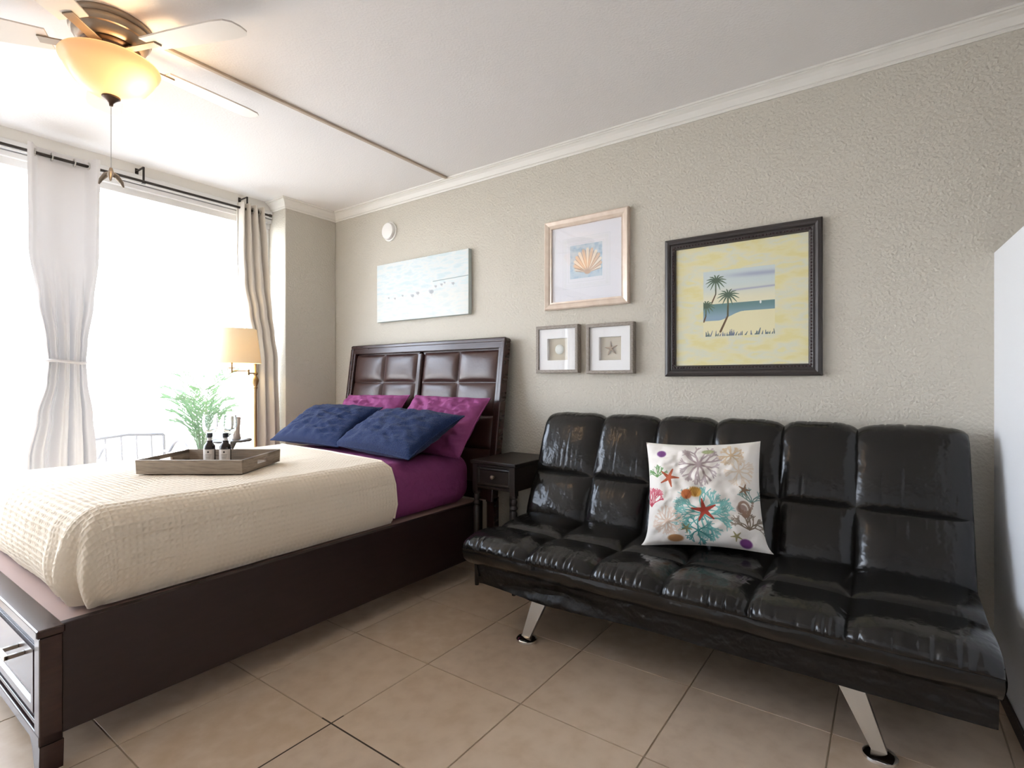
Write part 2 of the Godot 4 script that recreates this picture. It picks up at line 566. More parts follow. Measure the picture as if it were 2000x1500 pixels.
	# white half-height partition at the end of the futon
	var pp := PackedVector2Array([Vector2(0.331, 0), Vector2(0.331 + 0.063, 1.4), Vector2(0.50, 1.4), Vector2(0.46, 0)])
	var tp := Transform3D(Basis(Vector3(1, 0, 0), Vector3(0, 0, 1), Vector3(0, 1, 0)), Vector3.ZERO)
	struct("wall_partition", MB.new().prism(tp, pp, 1.636), M.white_paint, "white half-height partition at the end of the futon")
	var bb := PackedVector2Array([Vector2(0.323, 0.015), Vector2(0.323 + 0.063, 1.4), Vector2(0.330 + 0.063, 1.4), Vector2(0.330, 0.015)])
	struct("baseboard_partition", MB.new().prism(tp, bb, 0.05), M.baseboard_shaded)  # strip coloured dark for the shadow it lies in
	# sliding glass doors: three leaves
	var zs := [COL_Z, 1.76, 3.08, 4.40]
	for k in 3:
		var z0: float = zs[k]
		var z1: float = zs[k + 1]
		var f := MB.new()
		# stepped head track
		f.bx(Vector3(-4.04, 2.41, z0), Vector3(ROOM_L + 0.012, 2.465, z1), 0.003)
		f.bx(Vector3(-4.04, 2.375, z0), Vector3(ROOM_L - 0.004, 2.405, z1), 0.002)
		f.bx(Vector3(-4.02, 2.335, z0), Vector3(ROOM_L - 0.03, 2.378, z1), 0.003)
		f.bx(Vector3(-4.04, -0.01, z0), Vector3(ROOM_L, 0.03, z1), 0.003)
		f.bx(Vector3(-3.99, 0.03, z0), Vector3(-3.94, 2.34, z0 + 0.05), 0.003)
		f.bx(Vector3(-3.99, 0.03, z1 - 0.05), Vector3(-3.94, 2.34, z1), 0.003)
		f.bx(Vector3(-3.99, 0.03, z0 + 0.05), Vector3(-3.94, 0.11, z1 - 0.05), 0.003)
		var w := struct("window_%d" % (k + 1), f, M.door_frame, "white framed sliding glass door leaf")
		part("pane", MB.new().bx(Vector3(-3.968, 0.11, z0 + 0.05), Vector3(-3.962, 2.335, z1 - 0.05)), M.clear_glass, w)
	# balcony outside
	struct("floor_balcony", MB.new().bx(Vector3(-6.2, -0.2, -1.5), Vector3(ROOM_L - 0.15, -0.03, ROOM_F + 1.0)), M.concrete, "pale concrete balcony floor outside the glass doors")

func build_ceiling_things() -> void:
	tag(part("ceiling_raceway", MB.new().bx(Vector3(-2.442, CEIL - 0.012, 0.056), Vector3(-2.42, CEIL, 3.2), 0.003), M.raceway), "thin tan wire raceway crossing the ceiling to the crown moulding", "raceway")
	# ceiling fan with light; its place and size follow from the lamp's mirror image in the shell picture's glass
	var c := Vector3(-2.461, 0, 1.937)
	var t := thing("ceiling_fan", c + Vector3(0, CEIL, 0), "flush-mount ceiling fan with pale blades and a lit amber glass bowl", "ceiling fan")
	var ax := at(c.x, 0, c.z)
	part("motor_housing", MB.new().lathe(ax, [Vector2(0.0, CEIL), Vector2(0.136, CEIL), Vector2(0.137, 2.520), Vector2(0.134, 2.513), Vector2(0.128, 2.510), Vector2(0.131, 2.505), Vector2(0.132, 2.492), Vector2(0.128, 2.480), Vector2(0.122, 2.477), Vector2(0.121, 2.470), Vector2(0.112, 2.454), Vector2(0.100, 2.445), Vector2(0.0, 2.444)], 56), M.pewter, t)
	part("switch_cup", MB.new().lathe(ax, [Vector2(0.0, 2.446), Vector2(0.092, 2.446), Vector2(0.096, 2.441), Vector2(0.093, 2.436), Vector2(0.082, 2.432), Vector2(0.078, 2.418), Vector2(0.078, 2.388), Vector2(0.072, 2.372), Vector2(0.0, 2.372)], 48), M.dark_bronze, t)
	for k in 5:
		var a := TAU * (k + 0.30) / 5
		var B := Basis(Vector3.UP, a) * Basis(Vector3.RIGHT, deg_to_rad(10))
		var T := Transform3D(B, Vector3(c.x, 2.432, c.z))
		var outline := PackedVector2Array([Vector2(0.19, -0.050), Vector2(0.33, -0.060), Vector2(0.52, -0.067), Vector2(0.570, -0.060), Vector2(0.590, -0.038), Vector2(0.595, 0.0), Vector2(0.590, 0.038), Vector2(0.570, 0.060), Vector2(0.52, 0.067), Vector2(0.33, 0.060), Vector2(0.19, 0.050)])
		var bl := part("blade", MB.new().prism(T * Transform3D(Basis(Vector3(1, 0, 0), Vector3(0, 0, 1), Vector3(0, 1, 0)), Vector3(0, -0.003, 0)), outline, 0.006), M.fan_blade, t)
		part("blade_bracket", MB.new().box(T * at(0.15, -0.006, 0), Vector3(0.15, 0.006, 0.036), 0.002), M.pewter, bl)
	var bp := [Vector2(0.150, 2.380), Vector2(0.159, 2.383), Vector2(0.163, 2.377), Vector2(0.159, 2.367), Vector2(0.152, 2.359), Vector2(0.141, 2.335), Vector2(0.119, 2.302), Vector2(0.089, 2.275), Vector2(0.053, 2.257), Vector2(0.018, 2.250), Vector2(0.0, 2.249)]
	part("light_bowl", MB.new().lathe(ax, bp, 64), M.alabaster_glass, t)
	part("finial", MB.new().lathe(ax, [Vector2(0.0, 2.254), Vector2(0.031, 2.252), Vector2(0.030, 2.246), Vector2(0.016, 2.237), Vector2(0.008, 2.229), Vector2(0.006, 2.218), Vector2(0.0, 2.216)], 24), M.dark_bronze, t)
	var bulb := c + Vector3(0.062, 2.318, -0.048)
	part("light_bulb", MB.new().lathe(at(bulb.x, bulb.y, bulb.z), [Vector2(0.0, -0.028), Vector2(0.014, -0.025), Vector2(0.025, -0.012), Vector2(0.027, 0.0), Vector2(0.022, 0.016), Vector2(0.012, 0.035), Vector2(0.0, 0.036)], 20), M.bulb_glow, t)
	var l := OmniLight3D.new()
	l.name = "fan_light"
	l.light_color = srgb(255, 220, 172)
	l.light_energy = 0.085
	l.light_size = 0.03
	l.omni_range = 12.0
	l.omni_attenuation = 2.0
	l.shadow_enabled = true
	add_child(l)
	l.position = bulb
	var ch := part("pull_chain", MB.new().tube([c + Vector3(0, 2.22, 0), c + Vector3(0, 2.10, 0), c + Vector3(0, 1.975, 0)], 0.0015, 6), M.nickel, t)
	var fob := MB.new()
	fob.lathe(at(c.x, 1.975, c.z), [Vector2(0.0, 0.004), Vector2(0.005, 0.002), Vector2(0.009, -0.013), Vector2(0.014, -0.028), Vector2(0.010, -0.035), Vector2(0.0, -0.035)], 16)
	for k in 3:
		var a := TAU * k / 3.0 + 0.35
		var d := Vector3(cos(a), 0, sin(a))
		fob.tube([c + Vector3(0, 1.957, 0), c + d * 0.020 + Vector3(0, 1.950, 0), c + d * 0.038 + Vector3(0, 1.931, 0), c + d * 0.045 + Vector3(0, 1.914, 0)], [0.009, 0.010, 0.007, 0.003], 10)
	part("fan_shaped_fob", fob, M.pewter, ch)
	# smoke detector on the art wall
	var sd := thing("smoke_detector", Vector3(-3.05, 2.275, 0), "round white smoke detector high on the wall above the canvas", "smoke detector")
	var Ts := Transform3D(Basis(Vector3.RIGHT, PI / 2), Vector3(-3.05, 2.275, 0))
	part("base_plate", MB.new().lathe(Ts, [Vector2(0.0, 0.0), Vector2(0.072, 0.0), Vector2(0.072, 0.010), Vector2(0.066, 0.012), Vector2(0.0, 0.012)], 40), M.white_plastic, sd)
	part("cover", MB.new().lathe(Ts, [Vector2(0.064, 0.012), Vector2(0.064, 0.026), Vector2(0.058, 0.034), Vector2(0.03, 0.037), Vector2(0.0, 0.037)], 40), M.white_plastic, sd)

# ------------------------------------------------------------------ curtains
func build_curtains() -> void:
	var rx := -3.79
	var ry := 2.397
	var rod := thing("curtain_rod", Vector3(rx, ry, 0.55), "thin dark metal curtain rod above the glass doors", "curtain rod")
	part("pole", MB.new().tube([Vector3(rx, ry, 0.53), Vector3(rx, ry, 2.0), Vector3(rx, ry, 4.2)], 0.0085, 14), M.rod_metal, rod)
	part("end_cap", MB.new().lathe(Transform3D(Basis(Vector3.RIGHT, PI / 2), Vector3(rx, ry, 0.515)), [Vector2(0, 0), Vector2(0.011, 0.0), Vector2(0.012, 0.015), Vector2(0.0, 0.016)], 14), M.rod_metal, rod)
	for z in [0.70, 1.355, 2.75]:
		var b := MB.new()
		b.bx(Vector3(rx - 0.004, ry, z - 0.006), Vector3(rx + 0.002, 2.490, z + 0.006), 0.0015)
		b.bx(Vector3(ROOM_L, 2.483, z - 0.006), Vector3(rx + 0.002, 2.490, z + 0.006), 0.0015)
		b.bx(Vector3(ROOM_L, 2.470, z - 0.010), Vector3(ROOM_L + 0.004, 2.505, z + 0.010), 0.0015)
		b.bx(Vector3(rx - 0.012, ry - 0.014, z - 0.009), Vector3(rx + 0.012, ry - 0.008, z + 0.009), 0.0015)
		part("bracket", b, M.rod_metal, rod)
	# tied-back panel in the middle
	var left := func(a: float, b: float) -> Vector3:
		# b: 0 top, 1 floor; a: 0 far edge (small z), 1 near edge
		var y := lerpf(2.435, 0.015, b)
		var keys := [[2.435, 1.595, 1.912], [1.88, 1.60, 1.908], [1.60, 1.622, 1.872], [1.36, 1.648, 1.838], [1.255, 1.655, 1.828], [1.15, 1.650, 1.838], [0.95, 1.628, 1.885], [0.72, 1.612, 1.925], [0.0, 1.60, 1.95]]
		var z0 := curve(keys, y, 1)
		var z1 := curve(keys, y, 2)
		var tie := exp(-pow((y - 1.255) / 0.30, 2.0))
		var low := smoothstep(1.30, 1.0, y)
		var top := 1.0 - smoothstep(1.9, 1.35, y)
		# front at both edges, flat and behind the pole in the middle
		var e := pow(absf(2.0 * a - 1.0), 3.0)
		var xtop := lerpf(-0.030, 0.040, smoothstep(0.25, 0.75, e))
		var n := 4.0
		var ph := 2.0 * PI * n * (a + 0.02 * sin(7.0 * a))
		var xf := 0.032 * cos(ph) * (1.0 - 0.35 * tie) + 0.012 * cos(2.3 * ph + 1.0)
		var x := lerpf(xf, xtop, top) + 0.012 * sin(2.0 * PI * a * 1.5 + 0.6) * top
		x += low * 0.012 * cos(ph * 0.5 + 0.4)
		var zz := lerpf(z0, z1, a + 0.018 * sin(ph) * (1.0 - top))
		return Vector3(rx + 0.01 + x, y, zz)
	var cu := thing("curtain", Vector3(rx, 0.015, 1.76), "pale grey curtain panel tied in at the waist, between two glass doors", "curtain")
	part("cloth", MB.new().surf(110, 120, left), M.curtain_cloth, cu)
	var band := []
	for k in 41:
		var a := TAU * k / 40
		band.append(Vector3(rx + 0.01 + 0.047 * cos(a), 1.257 + 0.006 * sin(a * 2.0), 1.7415 + 0.0925 * sin(a)))
	part("tieback", MB.new().tube(band, 0.0085, 10, false), M.curtain_cloth, cu)
	for z in [1.635, 1.70, 1.80, 1.875]:
		part("grommet", ring(Vector3(rx, ry, z), 0.020, 0.0045), M.nickel, cu)
	# panel pulled against the pier
	var right := func(a: float, b: float) -> Vector3:
		var y := lerpf(2.435, 0.015, b)
		var keys := [[2.435, 0.590, 0.765], [2.10, 0.562, 0.765], [1.86, 0.545, 0.752], [1.65, 0.524, 0.715], [1.50, 0.503, 0.688], [1.32, 0.475, 0.680], [0.78, 0.462, 0.680], [0.0, 0.455, 0.685]]
		var z0 := curve(keys, y, 1)
		var z1 := curve(keys, y, 2)
		var ph := 2.0 * PI * 3.5 * (a + 0.03 * sin(5.0 * a + y))
		var x := 0.034 * cos(ph) + 0.008 * cos(2.0 * ph + y * 2.0)
		return Vector3(rx + 0.005 + x, y, lerpf(z0, z1, clampf(a + 0.03 * sin(ph), 0.0, 1.0)))
	var cr := thing("curtain", Vector3(rx, 0.015, 0.6), "curtain panel shaded beige for weaker backlight, hanging in narrow folds against the corner pier", "curtain")
	part("cloth", MB.new().surf(90, 90, right), M.curtain_cloth_shaded, cr)  # beige tone and lower translucency stand for less light from behind
	for z in [0.615, 0.66, 0.735]:
		part("grommet", ring(Vector3(rx, ry, z), 0.020, 0.0045), M.nickel, cr)

	# a further panel between the next two doors, mirrored in the glass of the small shadow box
	var far := func(a: float, b: float) -> Vector3:
		var ph := 2.0 * PI * 6.0 * a
		return Vector3(rx + 0.005 + 0.036 * cos(ph), lerpf(2.435, 0.015, b), lerpf(3.30, 3.93, a + 0.012 * sin(ph)))
	var cf := thing("curtain", Vector3(rx, 0.015, 3.6), "pale grey curtain panel hanging loose in even folds", "curtain")
	part("cloth", MB.new().surf(96, 12, far), M.curtain_cloth, cf)

func ring(c: Vector3, r: float, w: float) -> MB:
	var p := []
	for k in 25:
		var a := TAU * k / 24
		p.append(c + Vector3(cos(a), sin(a), 0) * r)
	return MB.new().tube(p, w, 8, false)

func curve(keys: Array, x: float, col: int) -> float:
	# keys sorted by falling first column; smooth between them
	if x >= keys[0][0]: return keys[0][col]
	for k in keys.size() - 1:
		if x >= keys[k + 1][0]:
			var t: float = (keys[k][0] - x) / (keys[k][0] - keys[k + 1][0])
			var pa: float = keys[maxi(k - 1, 0)][col]
			var pd: float = keys[mini(k + 2, keys.size() - 1)][col]
			return cubic_interpolate(keys[k][col], keys[k + 1][col], pa, pd, t) if false else lerpf(keys[k][col], keys[k + 1][col], t * t * (3.0 - 2.0 * t))
	return keys[-1][col]

# ------------------------------------------------------------------ bed
const BX0 := -3.34
const BX1 := -2.0
const BED_C := -2.67

func build_bed() -> void:
	var t := thing("bed", Vector3(BED_C, 0, 1.2), "dark espresso bed with padded leather headboard and drawers in the footboard", "bed")
	part("side_rail", MB.new().bx(Vector3(BX1 - 0.028, 0.10, 0.20), Vector3(BX1, 0.425, 2.222), 0.003), M.espresso_flat, t)
	part("side_rail", MB.new().bx(Vector3(BX0, 0.10, 0.20), Vector3(BX0 + 0.028, 0.425, 2.222), 0.003), M.espresso_flat, t)
	part("deck", MB.new().bx(Vector3(BX0 + 0.028, 0.395, 0.20), Vector3(BX1 - 0.028, 0.418, 2.20), 0.002), M.deck_board, t)
	# footboard with raised frame and two drawers
	var f := MB.new()
	f.bx(Vector3(BX0 - 0.005, 0.085, 2.20), Vector3(BX1 + 0.005, 0.40, 2.24), 0.002)
	f.bx(Vector3(BX0 - 0.01, 0.40, 2.195), Vector3(BX1 + 0.01, 0.425, 2.262), 0.005)
	f.bx(Vector3(BX0 - 0.007, 0.378, 2.2), Vector3(BX1 + 0.007, 0.398, 2.254), 0.004)
	f.bx(Vector3(BX0 - 0.007, 0.085, 2.2), Vector3(BX1 + 0.007, 0.118, 2.256), 0.004)
	f.bx(Vector3(BX0 - 0.006, 0.125, 2.2), Vector3(BX1 + 0.006, 0.138, 2.250), 0.003)
	part("footboard", f, M.espresso, t)
	for s in [[BX1 - 0.045, BX1 + 0.007], [BX0 - 0.007, BX0 + 0.045], [BED_C - 0.025, BED_C + 0.025]]:
		part("foot_stile", MB.new().bx(Vector3(s[0], 0.085, 2.2), Vector3(s[1], 0.40, 2.255), 0.004), M.espresso, t)
	for s in [-1, 1]:
		var x0 := BED_C + 0.04 if s > 0 else BX0 + 0.057
		var x1 := BX1 - 0.057 if s > 0 else BED_C - 0.04
		var d := MB.new().bx(Vector3(x0, 0.165, 2.21), Vector3(x1, 0.352, 2.246), 0.003)
		d.frame(at((x0 + x1) / 2, 0.2585, 2.246), x1 - x0, 0.187, [Vector2(0.0, 0.0), Vector2(0.0, 0.009), Vector2(0.022, 0.009), Vector2(0.028, 0.0)])
		var dr := part("drawer", d, M.espresso, t)
		var hx := (x0 + x1) / 2 if s < 0 else -2.227
		var hb := MB.new()
		hb.bx(Vector3(hx - 0.042, 0.296, 2.246), Vector3(hx - 0.030, 0.308, 2.292), 0.001)
		hb.bx(Vector3(hx + 0.030, 0.296, 2.246), Vector3(hx + 0.042, 0.308, 2.292), 0.001)
		hb.bx(Vector3(hx - 0.042, 0.295, 2.284), Vector3(hx + 0.042, 0.309, 2.294), 0.001)
		part("handle", hb, M.brushed_steel, dr)
	for s in [BX0 - 0.006, BX1 + 0.006]:
		var sg := 1.0 if s < BED_C else -1.0
		var ft := PackedVector2Array([Vector2(0, 0.085), Vector2(0.10, 0.085), Vector2(0.075, 0.06), Vector2(0.05, 0.0), Vector2(0.008, 0.0)])
		var T := Transform3D(Basis(Vector3(sg, 0, 0), Vector3(0, 1, 0), Vector3(0, 0, 1)), Vector3(s, 0, 2.198))
		part("leg", MB.new().prism(T, ft, 0.056), M.espresso, t)
	# headboard, leaning towards the wall
	var tilt := deg_to_rad(-8.0)
	var H := Transform3D(Basis(Vector3.RIGHT, tilt), Vector3(0, 0.42, 0.205))
	var hx0 := -3.41
	var hx1 := -1.914
	var top := 1.012
	for x in [[hx0, hx0 + 0.055], [hx1 - 0.055, hx1]]:
		part("leg", MB.new().bx(Vector3(x[0], 0.0, 0.15), Vector3(x[1], 0.45, 0.205), 0.004), M.espresso, t)
	var hb := part("headboard", MB.new().box(H * at((hx0 + hx1) / 2, top / 2, -0.03), Vector3(hx1 - hx0 - 0.02, top - 0.02, 0.03), 0.003), M.espresso, t)
	part("top_rail", MB.new().box(H * at((hx0 + hx1) / 2, top - 0.016, -0.014), Vector3(hx1 - hx0, 0.032, 0.066), 0.010).box(H * at((hx0 + hx1) / 2, top - 0.045, -0.012), Vector3(hx1 - hx0 - 0.02, 0.05, 0.050), 0.006), M.espresso, hb)
	for x in [[hx0, 1.0], [hx1, -1.0]]:
		var m := MB.new()
		m.box(H * at(x[0] + x[1] * 0.018, top / 2 - 0.01, -0.014), Vector3(0.036, top - 0.02, 0.066), 0.010)
		m.box(H * at(x[0] + x[1] * 0.042, top / 2 - 0.03, -0.012), Vector3(0.03, top - 0.06, 0.048), 0.008)
		part("stile", m, M.espresso, hb)
	part("mullion", MB.new().box(H * at(BED_C + 0.012, top / 2 - 0.03, -0.014), Vector3(0.056, top - 0.08, 0.044), 0.018), M.espresso, hb)
	# padded leather squares
	var cols := [[-3.362, -3.028], [-3.028, -2.690], [-2.626, -2.303], [-2.303, -1.962]]
	for cx in cols:
		for r in 4:
			var y1 := top - 0.075 - r * 0.207
			var y0 := y1 - 0.207
			var fn := func(a: float, b: float) -> Vector3:
				var s := 2.0 * a - 1.0
				var q := 2.0 * b - 1.0
				var bulge := 0.024 * pow(maxf(0.0, (1.0 - pow(absf(s), 3.4)) * (1.0 - pow(absf(q), 3.4))), 0.6)
				return H * Vector3(lerpf(cx[0] + 0.0015, cx[1] - 0.0015, a), lerpf(y0 + 0.0015, y1 - 0.0015, b), -0.014 + bulge)
			part("leather_pad", MB.new().surf(22, 18, fn), M.brown_leather, hb)
	# mattress in its fitted sheet
	var msize := Vector3(1.262, 0.298, 1.875)
	tag(part("mattress", MB.new().rbox(at(BED_C, 0.418 + msize.y / 2, 0.235 + msize.z / 2), msize, 0.105, 6), M.plum_cotton), "mattress in a plum purple fitted sheet on the espresso bed", "mattress")
	build_blanket()

func build_blanket() -> void:
	var R := 0.105
	var xr := BX1 - 0.018 - R          # inner rectangle
	var xl := BX0 + 0.018 + R
	var zf := 2.165 - R
	var ytop := 0.7345
	var ybot := 0.4285
	var arc := PI / 2 * R
	var drop := ytop - R - ybot
	# perimeter stations: base point, outward direction
	var st := []
	var zr := 0.885
	var zl := 0.775
	for k in 250:
		st.append([Vector2(xr, lerpf(zr, zf, k / 250.0)), Vector2(1, 0), k / 250.0])
	for k in 56:
		var a := PI / 2 * k / 56.0
		st.append([Vector2(xr, zf), Vector2(cos(a), sin(a)), 1.0])
	for k in 210:
		st.append([Vector2(lerpf(xr, xl, k / 210.0), zf), Vector2(0, 1), 1.0])
	for k in 40:
		var a := PI / 2 + PI / 2 * k / 40.0
		st.append([Vector2(xl, zf), Vector2(cos(a), sin(a)), 1.0])
	for k in 161:
		st.append([Vector2(xl, lerpf(zf, zl, k / 160.0)), Vector2(-1, 0), 1.0 - k / 160.0])
	var n_top := 96
	var n_side := 86
	var pts := PackedVector3Array()
	var uvs := PackedVector2Array()
	var c_head := Vector2(BED_C, lerpf(zr, zl, 0.5) - 0.02)
	var c_foot := Vector2(BED_C, zf - 0.45)
	var nz := FastNoiseLite.new()
	nz.seed = 3
	nz.frequency = 3.0
	nz.fractal_octaves = 2
	for s in st:
		var b: Vector2 = s[0]
		var o: Vector2 = s[1]
		var c := c_head.lerp(c_foot, s[2])
		for j in n_top + n_side + 1:
			var flat_p: Vector2
			var d := 0.0
			if j <= n_top:
				flat_p = c.lerp(b, float(j) / n_top)
			else:
				d = (arc + drop) * float(j - n_top) / n_side
				flat_p = b + o * d
			var hor := 0.0
			var y := ytop
			var nn := Vector3.UP
			if d > 0.0:
				if d < arc:
					var q := d / R
					hor = R * sin(q)
					y = ytop - R * (1.0 - cos(q))
					nn = Vector3(o.x * sin(q), cos(q), o.y * sin(q))
				else:
					var e := (d - arc) / drop
					hor = R + 0.014 * sin(e * PI) - 0.03 * e * e * e
					y = ytop - R - (d - arc)
					nn = Vector3(o.x, 0.1, o.y).normalized()
			var p := Vector3(b.x + o.x * hor, y, b.y + o.y * hor) if d > 0.0 else Vector3(flat_p.x, y, flat_p.y)
			# slow undulation, folds of the tucked foot corner
			p += nn * 0.004 * nz.get_noise_2d(flat_p.x, flat_p.y)
			if d > 0.0 and s[2] >= 1.0:
				var ang := atan2(o.y, o.x)
				var along := ang / (PI / 2) if o.y < 0.9999 else 1.0 + (xr - b.x) / 0.25
				var amt := smoothstep(0.0, arc + drop, d)
				p += nn * amt * (0.030 * exp(-pow((along - 0.42) / 0.10, 2.0)) - 0.022 * exp(-pow((along - 0.68) / 0.09, 2.0)) + 0.020 * exp(-pow((along - 0.98) / 0.12, 2.0)) - 0.012 * exp(-pow((along - 1.25) / 0.1, 2.0)) + 0.012 * exp(-pow((along - 1.5) / 0.14, 2.0)))
			# waffle weave: raised grid lines round square pits
			var cell := 0.0195
			var wu := absf(fposmod(flat_p.x / cell, 1.0) - 0.5) * 2.0
			var wv := absf(fposmod(flat_p.y / cell, 1.0) - 0.5) * 2.0
			p += nn * 0.0042 * maxf(wu * wu, wv * wv)
			pts.append(p)
			uvs.append(flat_p)
	var m := MB.new().net(pts, uvs, st.size() - 1, n_top + n_side, -1.0)
	var bl := thing("blanket", Vector3(BED_C, 0.72, 1.4), "cream waffle-weave blanket tucked over the foot of the bed", "blanket")
	part("cloth", m, M.waffle_cotton, bl)
	# hem along the head end
	var hem := []
	for k in 25:
		var a := k / 24.0
		var x := lerpf(xr, xl, a)
		var q := lerpf(c_head.y, zr, 1.0 - a * 2.0) if a < 0.5 else lerpf(c_head.y, zl, a * 2.0 - 1.0)
		hem.append(Vector3(x, ytop + 0.002, q))
	hem.push_front(Vector3(xr + R * 0.71, ytop - R * 0.29 + 0.003, zr))
	hem.push_front(Vector3(xr + R + 0.002, ytop - R, zr))
	hem.push_front(Vector3(xr + R + 0.014, lerpf(ytop - R, ybot, 0.5), zr))
	hem.push_front(Vector3(xr + R - 0.006, ybot + 0.03, zr))
	part("hem", MB.new().tube(hem, 0.006, 8), M.waffle_cotton, bl)

# pillow: local x width, local y height, local z thickness
func pillow(T: Transform3D, w: float, h: float, thick: float, pinch: float, seed_: int, wrinkle := 0.006, n := 44, low_corner := 0.0) -> MB:
	var nz := FastNoiseLite.new()
	nz.seed = seed_
	nz.frequency = 1.6
	nz.fractal_octaves = 3
	var m := MB.new()
	for side in [1.0, -1.0]:
		var fn := func(a: float, b: float) -> Vector3:
			var s := 2.0 * a - 1.0
			var q := 2.0 * b - 1.0
			var cs := absf(s)
			var cq := absf(q)
			var x := w / 2 * s * (1.0 - pinch * (1.0 - q * q) * cs * cs)
			var y := h / 2 * q * (1.0 - pinch * (1.0 - s * s) * cq * cq)
			if q < 0.0 and low_corner > 0.0:
				x += signf(s) * low_corner * pow(cs, 10.0) * pow(cq, 10.0)
			var f := pow(maxf(0.0, (1.0 - pow(cs, 2.4)) * (1.0 - pow(cq, 2.4))), 0.5)
			var edge := 1.0 - pow(maxf(cs, cq), 6.0)
			var z: float = side * (thick / 2 * f + wrinkle * edge * nz.get_noise_2d(s * 2.0 + 9.0 * side, q * 2.0) * 2.0 * (0.4 + f))
			# gathers running in from the corners
			z += side * wrinkle * 0.7 * sin(9.0 * (cs - cq)) * f * smoothstep(0.5, 1.0, cs * cq + 0.35) 
			return T * Vector3(x, y, z)
		m.surf(n, n, fn, side)
	return m

func lean(c: Vector3, pitch: float, yaw := 0.0, roll := 0.0) -> Transform3D:
	return Transform3D(Basis(Vector3.UP, deg_to_rad(yaw)) * Basis(Vector3.RIGHT, deg_to_rad(-pitch)) * Basis(Vector3.BACK, deg_to_rad(roll)), c)

func build_pillows() -> void:
	var specs := [
		["bed_pillow", "plum purple pillow against the headboard, on the nightstand side", "plum_cotton", lean(Vector3(-2.270, 0.884, 0.330), 40, 0, -1), 0.64, 0.43, 0.15, 0.05, 11, "plum bed pillows"],
		["bed_pillow", "plum purple pillow against the headboard, on the window side", "plum_cotton", lean(Vector3(-2.960, 0.884, 0.330), 40, 0, 1), 0.64, 0.43, 0.15, 0.05, 12, "plum bed pillows"],
		["throw_pillow", "navy blue chenille pillow on the bed, overlapping its twin, nearer the nightstand", "navy_chenille", lean(Vector3(-2.340, 0.855, 0.590), 61, -8, -1), 0.80, 0.42, 0.17, 0.07, 13, "navy chenille pillows"],
		["throw_pillow", "navy blue chenille pillow on the bed, nearer the window", "navy_chenille", lean(Vector3(-3.06, 0.862, 0.555), 58, 2, 0), 0.70, 0.42, 0.15, 0.07, 14, "navy chenille pillows"],
	]
	for s in specs:
		var T: Transform3D = s[3]
		var t := thing(s[0], Vector3(T.origin.x, 0.72, T.origin.z), s[1], "pillow", s[9])
		part("cover", pillow(T, s[4], s[5], s[6], s[7], s[8], 0.012 if s[2] == "plum_cotton" else 0.008), M[s[2]], t)
		var w: float = s[4]
		var h: float = s[5]
		var seam := []
		for k in 4:
			var cnr := [Vector2(-1, -1), Vector2(1, -1), Vector2(1, 1), Vector2(-1, 1)]
			for j in 10:
				var p: Vector2 = cnr[k].lerp(cnr[(k + 1) % 4], j / 10.0)
				seam.append(T * Vector3(w / 2 * p.x * (1.0 - s[7] * (1.0 - p.y * p.y) * p.x * p.x), h / 2 * p.y * (1.0 - s[7] * (1.0 - p.x * p.x) * p.y * p.y), 0))
		seam.append(seam[0])
		part("seam", MB.new().tube(seam, 0.004, 6, false), M[s[2]], t)

